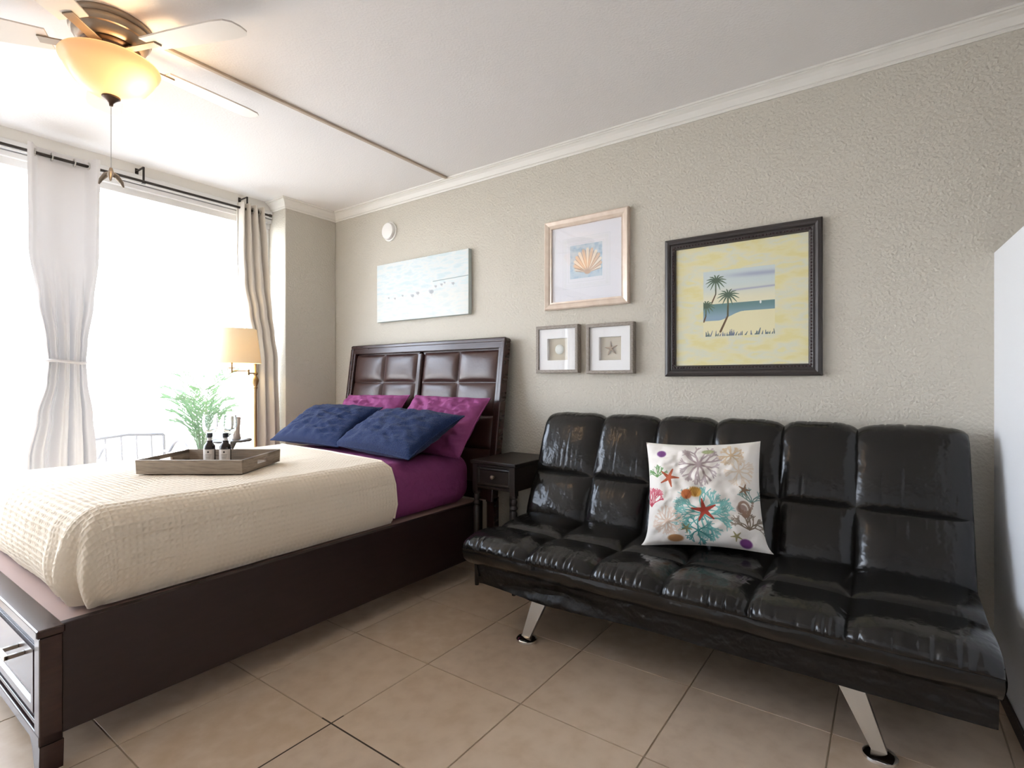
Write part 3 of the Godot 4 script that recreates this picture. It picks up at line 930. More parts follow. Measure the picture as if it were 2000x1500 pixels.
# ------------------------------------------------------------------ futon
func build_futon() -> void:
	var t := thing("futon_sofa", Vector3(-0.66, 0, 0.5), "black leather futon sofa with tufted squares and slanted chrome legs", "sofa")
	var xs := [-1.575, -1.232, -0.932, -0.655, -0.372, -0.100, 0.248]
	# slab bodies behind and under the pads
	var a0 := Vector3(0, 0.40, 0.31)
	var a1 := Vector3(0, 0.905, 0.105)
	var bd := (a1 - a0)
	var ang := atan2(bd.z, bd.y)
	var B := Transform3D(Basis(Vector3.RIGHT, ang), (a0 + a1) / 2 + Vector3(-0.6635, 0, 0))
	part("back_frame", MB.new().rbox(B * at(0, -0.005, -0.012), Vector3(1.80, bd.length() + 0.02, 0.075), 0.03, 4), M.black_leather, t)
	part("seat_frame", MB.new().rbox(at(-0.6635, 0.375, 0.57), Vector3(1.80, 0.085, 0.56), 0.035, 4), M.black_leather, t)
	var nz := FastNoiseLite.new()
	nz.seed = 8
	nz.frequency = 1.0
	nz.fractal_octaves = 2
	# profile curves (z, y)
	var seat_rear := [Vector2(0.30, 0.425), Vector2(0.38, 0.424), Vector2(0.50, 0.420), Vector2(0.595, 0.414)]
	var seat_front := [Vector2(0.595, 0.414), Vector2(0.70, 0.418), Vector2(0.77, 0.420), Vector2(0.828, 0.413), Vector2(0.862, 0.399), Vector2(0.872, 0.380)]
	var back_low := [Vector2(0.355, 0.415), Vector2(0.33, 0.48), Vector2(0.29, 0.57), Vector2(0.252, 0.655)]
	var back_up := [Vector2(0.252, 0.655), Vector2(0.215, 0.74), Vector2(0.178, 0.83), Vector2(0.142, 0.905), Vector2(0.105, 0.932), Vector2(0.058, 0.922), Vector2(0.042, 0.88)]
	var rows := [["seat_pad", seat_rear, 0.036, 0.0, 18], ["seat_pad", seat_front, 0.038, 1.0, 44], ["back_pad", back_low, 0.048, 0.3, 24], ["back_pad", back_up, 0.042, 0.7, 44]]
	for r in rows.size():
		var path: Array = rows[r][1]
		for c in 6:
			var x0: float = xs[c]
			var x1: float = xs[c + 1]
			var w := x1 - x0
			var fn := func(a: float, b: float) -> Vector3:
				var s := 2.0 * a - 1.0
				var q := 2.0 * b - 1.0
				var pos := spline(path, b)
				var tan2 := (spline(path, minf(b + 0.01, 1.0)) - spline(path, maxf(b - 0.01, 0.0))).normalized()
				var nn := Vector3(0, tan2.x, -tan2.y) if r < 2 else Vector3(0, -tan2.x, tan2.y)
				# neighbouring pads meet in a crease; free edges round right off
				var free_s := (c == 0 and s < 0.0) or (c == 5 and s > 0.0)
				var fs := pow(maxf(0.0, 1.0 - pow(absf(s), 4.0)), 0.5) if free_s else 1.0 - (0.62 if r == 3 else 0.72) * pow(absf(s), 5.0)
				var free_q := (r == 1 or r == 3) and q > 0.0
				var fq := pow(maxf(0.0, 1.0 - pow(absf(q), 5.0)), 0.5) if free_q else 1.0 - 0.80 * pow(absf(q), 5.0 if path.size() > 5 else 3.6)
				var f := fs * fq
				# gathers along the stitched edges: sharp little valleys running in from the seam
				var gs := s + 0.10 * q * s + 0.08 * nz.get_noise_2d(s * 3.0 + c * 9.0, r * 7.0)
				var g1 := -pow(1.0 - absf(sin(PI * 5.6 * gs + c * 1.7 + r)), 2.2) * clampf(0.55 + 1.3 * nz.get_noise_2d(s * 6.0 + c * 11.0, r * 5.0), 0.0, 1.2)
				var reach := 0.52 + 0.30 * nz.get_noise_2d(s * 8.0 + c * 3.0, 60.0)
				var near_q := exp(-pow((1.0 - absf(q)) / reach, 2.0))
				var near_s := exp(-pow((1.0 - absf(s)) / 0.16, 2.0))
				var g2 := -pow(1.0 - absf(sin(PI * 3.1 * q + 1.2 * s + c * 2.3)), 2.0) * clampf(0.4 + 1.4 * nz.get_noise_2d(q * 6.0 + c * 5.0, r * 9.0 + 40.0), 0.0, 1.2)
				var low := nz.get_noise_2d(s * 1.1 + c * 13.0, q * 1.1 + r * 17.0)
				var d: float = rows[r][2] * f + maxf(f, 0.4) * 0.019 * g1 * near_q * (1.0 - pow(absf(q), 12.0)) * (1.0 if q > 0 else 0.35) * rows[r][3] + f * (0.007 * g2 * near_s + 0.003 * low)
				var x := lerpf(x0, x1, a)
				# the outermost pads swell past the ends
				if c == 0 and s < -0.6: x -= 0.018 * f
				if c == 5 and s > 0.6: x += 0.010 * f
				return Vector3(x, pos.y, pos.x) + nn * d
			part(rows[r][0], MB.new().surf(60, rows[r][4], fn), M.black_leather, t)
	# plain boxing band below the front pads
	var band := func(a: float, b: float) -> Vector3:
		var x := lerpf(-1.572, 0.245, a)
		return Vector3(x, lerpf(0.396, 0.312, b), 0.872 + 0.014 * sin(PI * b) - 0.035 * b * b + 0.004 * nz.get_noise_2d(x * 6.0, b * 2.0))
	part("seat_border", MB.new().surf(120, 10, band, -1.0), M.black_leather, t)
	for e in [-1.572, 0.245]:
		part("seat_border", MB.new().surf(30, 8, func(a: float, b: float) -> Vector3: return Vector3(e + (0.006 if e > 0 else -0.006) * sin(PI * b), lerpf(0.41, 0.312, b), lerpf(0.30, 0.872 - 0.035 * b * b, a)), signf(e)), M.black_leather, t)
	# upholstered base below the seat
	var base := MB.new()
	base.bx(Vector3(-1.49, 0.218, 0.24), Vector3(0.235, 0.34, 0.795), 0.012)
	part("base_box", base, M.black_vinyl, t)
	var skirt := func(a: float, b: float) -> Vector3:
		var x := lerpf(-1.55, 0.242, a)
		var sag := 0.012 * exp(-pow((x + 1.15) / 0.22, 2.0))
		var y := lerpf(0.335, 0.212 - sag, b)
		var fold := 0.014 * exp(-pow((x + 1.15) / 0.25, 2.0)) * sin(b * 9.0 - 1.5 * absf(x + 1.1) * 6.0) + 0.004 * nz.get_noise_2d(x * 9.0, b * 3.0)
		return Vector3(x, y, 0.818 + fold - 0.020 * b)
	part("skirt", MB.new().surf(140, 26, skirt, -1.0), M.black_vinyl, t)
	part("skirt", MB.new().surf(20, 8, func(a: float, b: float) -> Vector3: return Vector3(-1.55 + 0.02 * b, lerpf(0.335, 0.25, b), lerpf(0.30, 0.818, a))), M.black_vinyl, t)
	# slanted chrome legs with round pads
	for l in [[Vector3(-1.235, 0.225, 0.72), Vector3(-1.30, 0.018, 0.765)], [Vector3(-0.115, 0.225, 0.70), Vector3(-0.018, 0.018, 0.745)], [Vector3(-1.235, 0.225, 0.32), Vector3(-1.30, 0.018, 0.25)], [Vector3(-0.115, 0.225, 0.32), Vector3(-0.018, 0.018, 0.25)]]:
		var p: Vector3 = l[0]
		var q: Vector3 = l[1]
		var m := MB.new()
		var wid := Vector3(1, 0, 0)
		var dep := Vector3(0, 0, 1)
		var tops := []
		var bots := []
		for k in [[-1, -1], [1, -1], [1, 1], [-1, 1]]:
			tops.append(p + wid * 0.040 * k[0] + dep * 0.014 * k[1])
			bots.append(q + wid * 0.020 * k[0] + dep * 0.010 * k[1])
		for k in 4:
			var k2 := (k + 1) % 4
			var fnn: Vector3 = (tops[k2] - tops[k]).cross(bots[k] - tops[k]).normalized()
			if fnn.dot(tops[k] + tops[k2] - p * 2.0) < 0.0: fnn = -fnn
			m.flat([tops[k], tops[k2], bots[k2], bots[k]], fnn)
		m.flat(tops, Vector3.UP)
		var lg := part("leg", m, M.brushed_steel, t)
		part("foot_pad", MB.new().lathe(at(q.x, 0, q.z), [Vector2(0, 0), Vector2(0.044, 0.0), Vector2(0.047, 0.004), Vector2(0.046, 0.012), Vector2(0.038, 0.019), Vector2(0.022, 0.023), Vector2(0.0, 0.024)], 32), M.chrome, lg)
	# printed cushion on the futon
	var i := pillow_print()
	var pm := print_mat("coral_print", i, 0.85)
	pm.texture_repeat = true
	var T := lean(Vector3(-0.635, 0.672, 0.425), 20, 10, 3.5)
	var cu := thing("throw_pillow", Vector3(-0.635, 0.45, 0.44), "white square cushion printed with corals, starfish and shells on the black futon", "pillow")
	part("cover", pillow(T, 0.47, 0.45, 0.18, 0.07, 21, 0.007, 48, 0.02), pm, cu)

func spline(p: Array, t: float) -> Vector2:
	var f := clampf(t, 0.0, 1.0) * (p.size() - 1)
	var k := mini(int(f), p.size() - 2)
	var u := f - k
	return p[k].cubic_interpolate(p[k + 1], p[maxi(k - 1, 0)], p[mini(k + 2, p.size() - 1)], u)

func pillow_print() -> Image:
	var i := img(512, 512, srgb(240, 234, 226))
	var rng := RandomNumberGenerator.new()
	rng.seed = 5
	for k in 9:
		coral(i, rng, Vector2(250, 130), TAU * k / 9 + 0.3, 32, 5.5, 3, srgb(176, 158, 156), 0.75)
	for k in 7:
		coral(i, rng, Vector2(390, 80), TAU * k / 7, 18, 4.0, 3, srgb(214, 186, 150), 0.65)
	for k in 11:
		coral(i, rng, Vector2(262, 362), TAU * k / 11, 34, 3.4, 4, srgb(104, 176, 168), 0.8)
	for k in 7:
		coral(i, rng, Vector2(420, 160), TAU * k / 7 + 0.2, 22, 3.5, 3, srgb(226, 208, 186), 0.5)
	for k in 5:
		coral(i, rng, Vector2(470, 300), -PI / 2 + (k - 2) * 0.5, 22, 2.6, 3, srgb(120, 150, 140), 0.6)
	for k in 6:
		coral(i, rng, Vector2(240, 440), TAU * k / 6 + 0.5, 22, 3.0, 3, srgb(70, 140, 136), 0.8)
	for k in 5:
		coral(i, rng, Vector2(22, 330), -PI / 2 + (k - 2) * 0.4, 24, 3.0, 4, srgb(196, 74, 92), 0.85)
	for k in 5:
		coral(i, rng, Vector2(55, 190), -PI / 2 + (k - 2) * 0.5, 18, 2.4, 3, srgb(108, 150, 92), 0.8)
	for k in 9:
		coral(i, rng, Vector2(105, 400), TAU * k / 9, 22, 4.0, 3, srgb(222, 198, 178), 0.6)
	for k in 6:
		coral(i, rng, Vector2(450, 420), -PI / 2 + (k - 2.5) * 0.45, 26, 3.0, 3, srgb(126, 110, 92), 0.75)
	# sea-horse coloured curls
	for k in 40:
		var a := k * 0.28
		dot(i, 440 + cos(a) * (34 - k * 0.7), 300 + sin(a) * (40 - k * 0.8) + k * 1.6, 7, 7, srgb(146, 118, 100), 0.7)
	dot(i, 425, 330, 26, 22, srgb(140, 112, 98), 0.75)
	star(i, 116, 195, 46, -1.2, srgb(178, 92, 66))
	star(i, 268, 345, 52, -1.75, srgb(172, 72, 58))
	star(i, 440, 245, 26, -1.3, srgb(140, 112, 90))
	star(i, 190, 430, 24, -1.0, srgb(132, 132, 96))
	star(i, 395, 455, 24, -0.8, srgb(160, 152, 110))
	dot(i, 232, 262, 30, 26, srgb(222, 172, 92))
	dot(i, 195, 274, 26, 26, srgb(196, 116, 70))
	for k in 5:
		stroke(i, Vector2(195, 296), Vector2(175 + k * 10, 254), 0.6, 0.6, srgb(160, 84, 50), 0.7)
		stroke(i, Vector2(232, 284), Vector2(212 + k * 10, 240), 0.6, 0.6, srgb(190, 130, 60), 0.7)
	dot(i, 78, 70, 25, 21, srgb(132, 84, 140))
	dot(i, 430, 484, 28, 24, srgb(116, 64, 122))
	dot(i, 140, 480, 40, 20, srgb(164, 112, 66), 0.9)
	dot(i, 290, 60, 30, 14, srgb(138, 150, 92), 0.7)
	return i

# ------------------------------------------------------------------ nightstand
func build_nightstand() -> void:
	var x0 := -1.906
	var x1 := -1.612
	var z0 := 0.03
	var z1 := 0.415
	var t := thing("nightstand", Vector3(-1.76, 0, 0.22), "small black wooden nightstand with one drawer between bed and futon", "nightstand")
	part("table_top", MB.new().bx(Vector3(x0 - 0.006, 0.688, z0 - 0.01), Vector3(x1 + 0.012, 0.708, z1 + 0.012), 0.005), M.black_wood, t)
	var b := MB.new()
	b.bx(Vector3(x0 + 0.004, 0.555, z0), Vector3(x0 + 0.016, 0.688, z1 - 0.01), 0.001)
	b.bx(Vector3(x1 - 0.016, 0.555, z0), Vector3(x1 - 0.004, 0.688, z1 - 0.01), 0.001)
	b.bx(Vector3(x0 + 0.016, 0.555, z0), Vector3(x1 - 0.016, 0.688, z0 + 0.012), 0.001)
	b.bx(Vector3(x0 + 0.016, 0.552, z0 + 0.012), Vector3(x1 - 0.016, 0.562, z1 - 0.014), 0.001)
	b.bx(Vector3(x0 + 0.03, 0.672, z1 - 0.03), Vector3(x1 - 0.03, 0.688, z1 - 0.006), 0.001)
	b.bx(Vector3(x0 + 0.03, 0.552, z1 - 0.03), Vector3(x1 - 0.03, 0.566, z1 - 0.006), 0.002)
	part("case", b, M.black_wood, t)
	var cx := (x0 + x1) / 2
	var d := MB.new().bx(Vector3(x0 + 0.034, 0.570, z1 - 0.03), Vector3(x1 - 0.034, 0.669, z1 - 0.010), 0.002)
	d.frame(at(cx, 0.6195, z1 - 0.010), x1 - x0 - 0.068, 0.099, [Vector2(0, 0), Vector2(0.0, 0.006), Vector2(0.008, 0.008), Vector2(0.014, 0.003), Vector2(0.016, 0.0)])
	var dr := part("drawer", d, M.black_wood, t)
	part("knob", MB.new().lathe(Transform3D(Basis(Vector3.RIGHT, PI / 2), Vector3(cx, 0.622, z1 - 0.011)), [Vector2(0.0, 0), Vector2(0.006, 0), Vector2(0.005, 0.008), Vector2(0.010, 0.013), Vector2(0.012, 0.019), Vector2(0.009, 0.024), Vector2(0.0, 0.026)], 20), M.pewter, dr)
	var lp := [Vector2(0.0, 0.0), Vector2(0.011, 0.0), Vector2(0.013, 0.02), Vector2(0.012, 0.06), Vector2(0.016, 0.20), Vector2(0.018, 0.34), Vector2(0.018, 0.44), Vector2(0.012, 0.452), Vector2(0.021, 0.462), Vector2(0.021, 0.470), Vector2(0.013, 0.480), Vector2(0.019, 0.500), Vector2(0.014, 0.515), Vector2(0.020, 0.520), Vector2(0.020, 0.535), Vector2(0.0, 0.535)]
	for x in [x0 + 0.019, x1 - 0.019]:
		for z in [z0 + 0.02, z1 - 0.02]:
			var lg := MB.new().lathe(at(x, 0, z), lp, 20)
			lg.bx(Vector3(x - 0.018, 0.53, z - 0.018), Vector3(x + 0.018, 0.688, z + 0.018), 0.002)
			part("leg", lg, M.black_wood, t)
	part("shelf", MB.new().bx(Vector3(x0 + 0.012, 0.150, z0 + 0.012), Vector3(x1 - 0.012, 0.166, z1 - 0.012), 0.003), M.black_wood, t)

# ------------------------------------------------------------------ pictures
func build_pictures() -> void:
	# beach canvas above the headboard
	var i := img(512, 256, srgb(224, 232, 232))
	washes(i, Vector2(0.010, 0.035), [srgb(206, 220, 222), srgb(218, 226, 227), srgb(224, 227, 224), srgb(212, 224, 226)], 71)
	for y in range(120, 256):
		for x in 512:
			px(i, x, y, srgb(228, 224, 214), 0.35 * smoothstep(120, 170, y))
	for k in 40:
		stroke(i, Vector2(330 + k * 4.6, 108 - k * 0.10), Vector2(334 + k * 4.6, 108 - k * 0.1), 1.2, 1.2, srgb(150, 166, 166), 0.5)
	for b in [[74, 152, 5], [112, 158, 6], [158, 150, 6], [216, 156, 10], [246, 148, 10], [322, 150, 13], [345, 130, 7], [376, 126, 7], [392, 120, 5], [436, 128, 8]]:
		dot(i, b[0], b[1], b[2], b[2] * 0.7, srgb(160, 164, 170), 0.65)
		dot(i, b[0] - b[2] * 0.8, b[1] - b[2] * 0.4, b[2] * 0.5, b[2] * 0.4, srgb(186, 190, 194), 0.6)
		stroke(i, Vector2(b[0] + 1, b[1]), Vector2(b[0] + 2, b[1] + b[2] * 1.2), 0.5, 0.4, srgb(176, 178, 178), 0.5)
	var x0 := -3.163
	var x1 := -2.253
	var t := thing("canvas_picture", Vector3(-2.708, 1.81, 0), "unframed pale blue beach canvas with small shore birds, above the headboard", "picture")
	part("stretched_canvas", MB.new().bx(Vector3(x0, 1.594, 0.0), Vector3(x1, 2.028, 0.034), 0.003), mat("canvas_edge", srgb(196, 206, 202), 0.85), t)
	var f := MB.new()
	flat_print(f, x0 + 0.002, 1.596, x1 - 0.002, 2.026, 0.0345)
	part("print", f, print_mat("beach_print", i, 0.8), t)
	shell_picture()
	small_box(-1.722, -1.437, 1.196, 1.475, false)
	small_box(-1.385, -1.104, 1.189, 1.468, true)
	palm_picture()

func flat_print(f: MB, x0: float, y0: float, x1: float, y1: float, z: float) -> void:
	var a := f.vert(Vector3(x0, y0, z), Vector3.BACK, Vector2(0, 1))
	var b := f.vert(Vector3(x1, y0, z), Vector3.BACK, Vector2(1, 1))
	var c := f.vert(Vector3(x1, y1, z), Vector3.BACK, Vector2(1, 0))
	var d := f.vert(Vector3(x0, y1, z), Vector3.BACK, Vector2(0, 0))
	f.quad(a, b, c, d)

func shell_picture() -> void:
	var x0 := -1.668
	var x1 := -1.136
	var y0 := 1.569
	var y1 := 2.092
	var cx := (x0 + x1) / 2
	var cy := (y0 + y1) / 2
	var i := img(512, 512, srgb(238, 238, 244))
	for k in 3:
		var m := [86, 94, 128][k] as int
		var c: Color = [srgb(206, 214, 214), srgb(228, 230, 228), srgb(212, 218, 216)][k]
		for e in range(m, 512 - m):
			for w in 2 if k != 1 else 22:
				px(i, e, m + w, c, 0.6 if k != 1 else 0.25); px(i, e, 511 - m - w, c, 0.6 if k != 1 else 0.25)
				px(i, m + w, e, c, 0.6 if k != 1 else 0.25); px(i, 511 - m - w, e, c, 0.6 if k != 1 else 0.25)
	var sq := img(233, 222, srgb(186, 208, 224))
	washes(sq, Vector2(0.02, 0.02), [srgb(170, 198, 218), srgb(196, 214, 226), srgb(206, 220, 228)], 75)
	i.blit_rect(sq, Rect2i(0, 0, 233, 222), Vector2i(140, 138))
	# scallop: ribs fanning from the hinge
	var hinge := Vector2(268, 328)
	for k in 13:
		var a := deg_to_rad(-162 + k * 12.0)
		var ln := 92.0 + 62.0 * sin(PI * k / 12.0)
		var tip := hinge + Vector2(cos(a), sin(a)) * ln
		stroke(i, hinge, tip, 4.0, 10.5, srgb(226, 198, 172).lerp(srgb(242, 232, 216), 0.5 + 0.5 * cos(k * PI)), 0.9)
	for k in 14:
		var a := deg_to_rad(-168 + k * 12.0)
		stroke(i, hinge, hinge + Vector2(cos(a), sin(a)) * (88.0 + 62.0 * sin(PI * k / 13.0)), 0.8, 1.8, srgb(176, 142, 120), 0.6)
	dot(i, 268, 326, 24, 13, srgb(208, 178, 152))
	var t := thing("framed_picture", Vector3(cx, y0, 0), "square scallop shell print with wide white mat in champagne wood frame", "picture")
	var fr := part("frame", MB.new().frame(at(cx, cy, 0), x1 - x0, y1 - y0, [Vector2(0, 0), Vector2(0, 0.026), Vector2(0.006, 0.031), Vector2(0.026, 0.026), Vector2(0.036, 0.020), Vector2(0.043, 0.021), Vector2(0.045, 0.012), Vector2(0.045, 0.004)]), M.champagne_wood, t)
	var f := MB.new()
	flat_print(f, x0 + 0.04, y0 + 0.04, x1 - 0.04, y1 - 0.04, 0.008)
	part("print", f, print_mat("shell_print", i, 0.8), t)
	part("glass", MB.new().bx(Vector3(x0 + 0.044, y0 + 0.044, 0.012), Vector3(x1 - 0.044, y1 - 0.044, 0.014)), M.clear_glass, t)

func small_box(x0: float, x1: float, y0: float, y1: float, is_star: bool) -> void:
	var cx := (x0 + x1) / 2
	var cy := (y0 + y1) / 2
	var w := x1 - x0
	var h := y1 - y0
	var t := thing("shadow_box", Vector3(cx, y0, 0), "small grey wood shadow box holding a starfish" if is_star else "small grey wood shadow box holding a white sand dollar", "picture", "")
	part("frame", MB.new().frame(at(cx, cy, 0), w, h, [Vector2(0, 0), Vector2(0, 0.036), Vector2(0.004, 0.039), Vector2(0.017, 0.039), Vector2(0.019, 0.037), Vector2(0.019, 0.003)]), M.grey_wood, t)
	part("backing", MB.new().bx(Vector3(x0 + 0.018, y0 + 0.018, 0.002), Vector3(x1 - 0.018, y1 - 0.018, 0.006)), M.linen_back, t)
	part("mat_board", MB.new().frame(at(cx, cy, 0), w - 0.037, h - 0.037, [Vector2(0, 0.020), Vector2(0, 0.026), Vector2(0.055, 0.026), Vector2(0.057, 0.024), Vector2(0.057, 0.007)]), M.mat_board, t)
	if is_star:
		var m := MB.new()
		for k in 5:
			var a := PI / 2 + TAU * k / 5 + 0.12
			var d := Vector3(cos(a), sin(a), 0)
			m.tube([Vector3(cx, cy, 0.011), Vector3(cx, cy, 0.011) + d * 0.016, Vector3(cx, cy, 0.010) + d * 0.030, Vector3(cx, cy, 0.009) + d * 0.040], [0.008, 0.0055, 0.0035, 0.0015], 10)
		part("starfish", m, M.starfish_tan, t)
	else:
		part("sand_dollar", MB.new().lathe(Transform3D(Basis(Vector3.RIGHT, PI / 2), Vector3(cx + 0.004, cy, 0.006)), [Vector2(0, 0), Vector2(0.026, 0.0), Vector2(0.029, 0.003), Vector2(0.026, 0.006), Vector2(0.014, 0.009), Vector2(0.0, 0.010)], 32), M.sand_dollar, t)
	part("glass", MB.new().bx(Vector3(x0 + 0.0185, y0 + 0.0185, 0.030), Vector3(x1 - 0.0185, y1 - 0.0185, 0.032)), M.clear_glass, t)

func palm_picture() -> void:
	var x0 := -0.938
	var x1 := -0.233
	var y0 := 1.172
	var y1 := 1.873
	var cx := (x0 + x1) / 2
	var cy := (y0 + y1) / 2
	var i := img(640, 640, srgb(230, 222, 172))
	washes(i, Vector2(0.0045, 0.012), [srgb(227, 217, 160), srgb(229, 221, 174), srgb(227, 222, 188), srgb(221, 221, 200), srgb(228, 220, 170)], 81)
	# inner scene 640 * 0.24..0.72
	var ox := 148
	var oy := 142
	var n := 342
	var sc := img(n, n, srgb(214, 222, 216))
	for y in n:
		for x in n:
			var c := srgb(206, 216, 214).lerp(srgb(232, 226, 196), smoothstep(60, 165, y))
			if y < 165 and y > 8:
				c = c.lerp(srgb(160, 166, 190), 0.75 * exp(-pow((y - 28.0 - 0.02 * x) / 12.0, 2.0)) * smoothstep(40, 260, x))
				c = c.lerp(srgb(166, 168, 188), 0.8 * exp(-pow((y - 112.0 + 0.03 * x) / 5.0, 2.0)) * smoothstep(80, 180, x))
			var shore := 260.0 - 42.0 * smoothstep(70, 200, x)
			if y >= 173 and y < shore:
				c = srgb(112, 142, 140).lerp(srgb(146, 170, 186), smoothstep(173, 250, y))
			elif y >= shore:
				c = srgb(232, 224, 184)
			sc.set_pixel(x, y, c)
	dot(sc, 277, 179, 5, 9, srgb(244, 244, 240))
	for pl in [[Vector2(43, 165), Vector2(64, 48), 52.0, 3.5], [Vector2(86, 318), Vector2(124, 128), 54.0, 5.5], [Vector2(2, 262), Vector2(14, 176), 44.0, 4.0]]:
		var a: Vector2 = pl[0]
		var b: Vector2 = pl[1]
		var mid := Vector2(b.x - 2, (a.y + b.y) / 2 + 15)
		stroke(sc, a, mid, pl[3], pl[3] * 0.8, srgb(112, 92, 72))
		stroke(sc, mid, b, pl[3] * 0.8, pl[3] * 0.7, srgb(96, 96, 78))
		for k in 13:
			var an := TAU * k / 13.0 + 0.2
			var e: Vector2 = b + Vector2(cos(an), sin(an) * 0.8 + 0.25) * pl[2]
			var m2 := b.lerp(e, 0.55) + Vector2(0, -5)
			stroke(sc, b, m2, 3.0, 3.6, srgb(92, 108, 92))
			stroke(sc, m2, e, 3.6, 0.8, srgb(106, 124, 104))
	var rng := RandomNumberGenerator.new()
	rng.seed = 9
	for k in 46:
		var x := rng.randf_range(0, n)
		var hh := rng.randf_range(8, 34) * (0.5 + 0.5 * absf(sin(x * 0.03)))
		stroke(sc, Vector2(x, n - 2), Vector2(x + rng.randf_range(-4, 10), n - 2 - hh), 3.0, 0.8, srgb(108, 124, 112).lerp(srgb(120, 128, 150), rng.randf()), 0.85)
	i.blit_rect(sc, Rect2i(0, 0, n, n), Vector2i(ox, oy))
	var t := thing("framed_picture", Vector3(cx, y0, 0), "large palm tree beach print with yellow border in carved dark frame", "picture")
	var fr := part("frame", MB.new().frame(at(cx, cy, 0), x1 - x0, y1 - y0, [Vector2(0, 0), Vector2(0, 0.020), Vector2(0.005, 0.026), Vector2(0.016, 0.030), Vector2(0.026, 0.026), Vector2(0.030, 0.020), Vector2(0.036, 0.022), Vector2(0.052, 0.016), Vector2(0.055, 0.009), Vector2(0.055, 0.003)]), M.ebony_frame, t)
	# carved bead row on the inner moulding
	var bm := MB.new()
	var iw := x1 - x0 - 0.086
	var ih := y1 - y0 - 0.086
	var cnt := 42
	for s in 4:
		for k in cnt:
			var u := (k + 0.5) / cnt - 0.5
			var p := Vector3(u * iw, ih / 2 * (1 if s == 0 else -1), 0) if s < 2 else Vector3(iw / 2 * (1 if s == 2 else -1), u * ih, 0)
			bm.box(at(cx + p.x, cy + p.y, 0.0185) , Vector3(0.011, 0.011, 0.009), 0.0035)
	tag(part("carved_beading", bm, M.ebony_bead, fr), "", "", "", "stuff")
	var f := MB.new()
	flat_print(f, x0 + 0.05, y0 + 0.05, x1 - 0.05, y1 - 0.05, 0.006)
	part("print", f, print_mat("palm_print", i, 0.6), t)

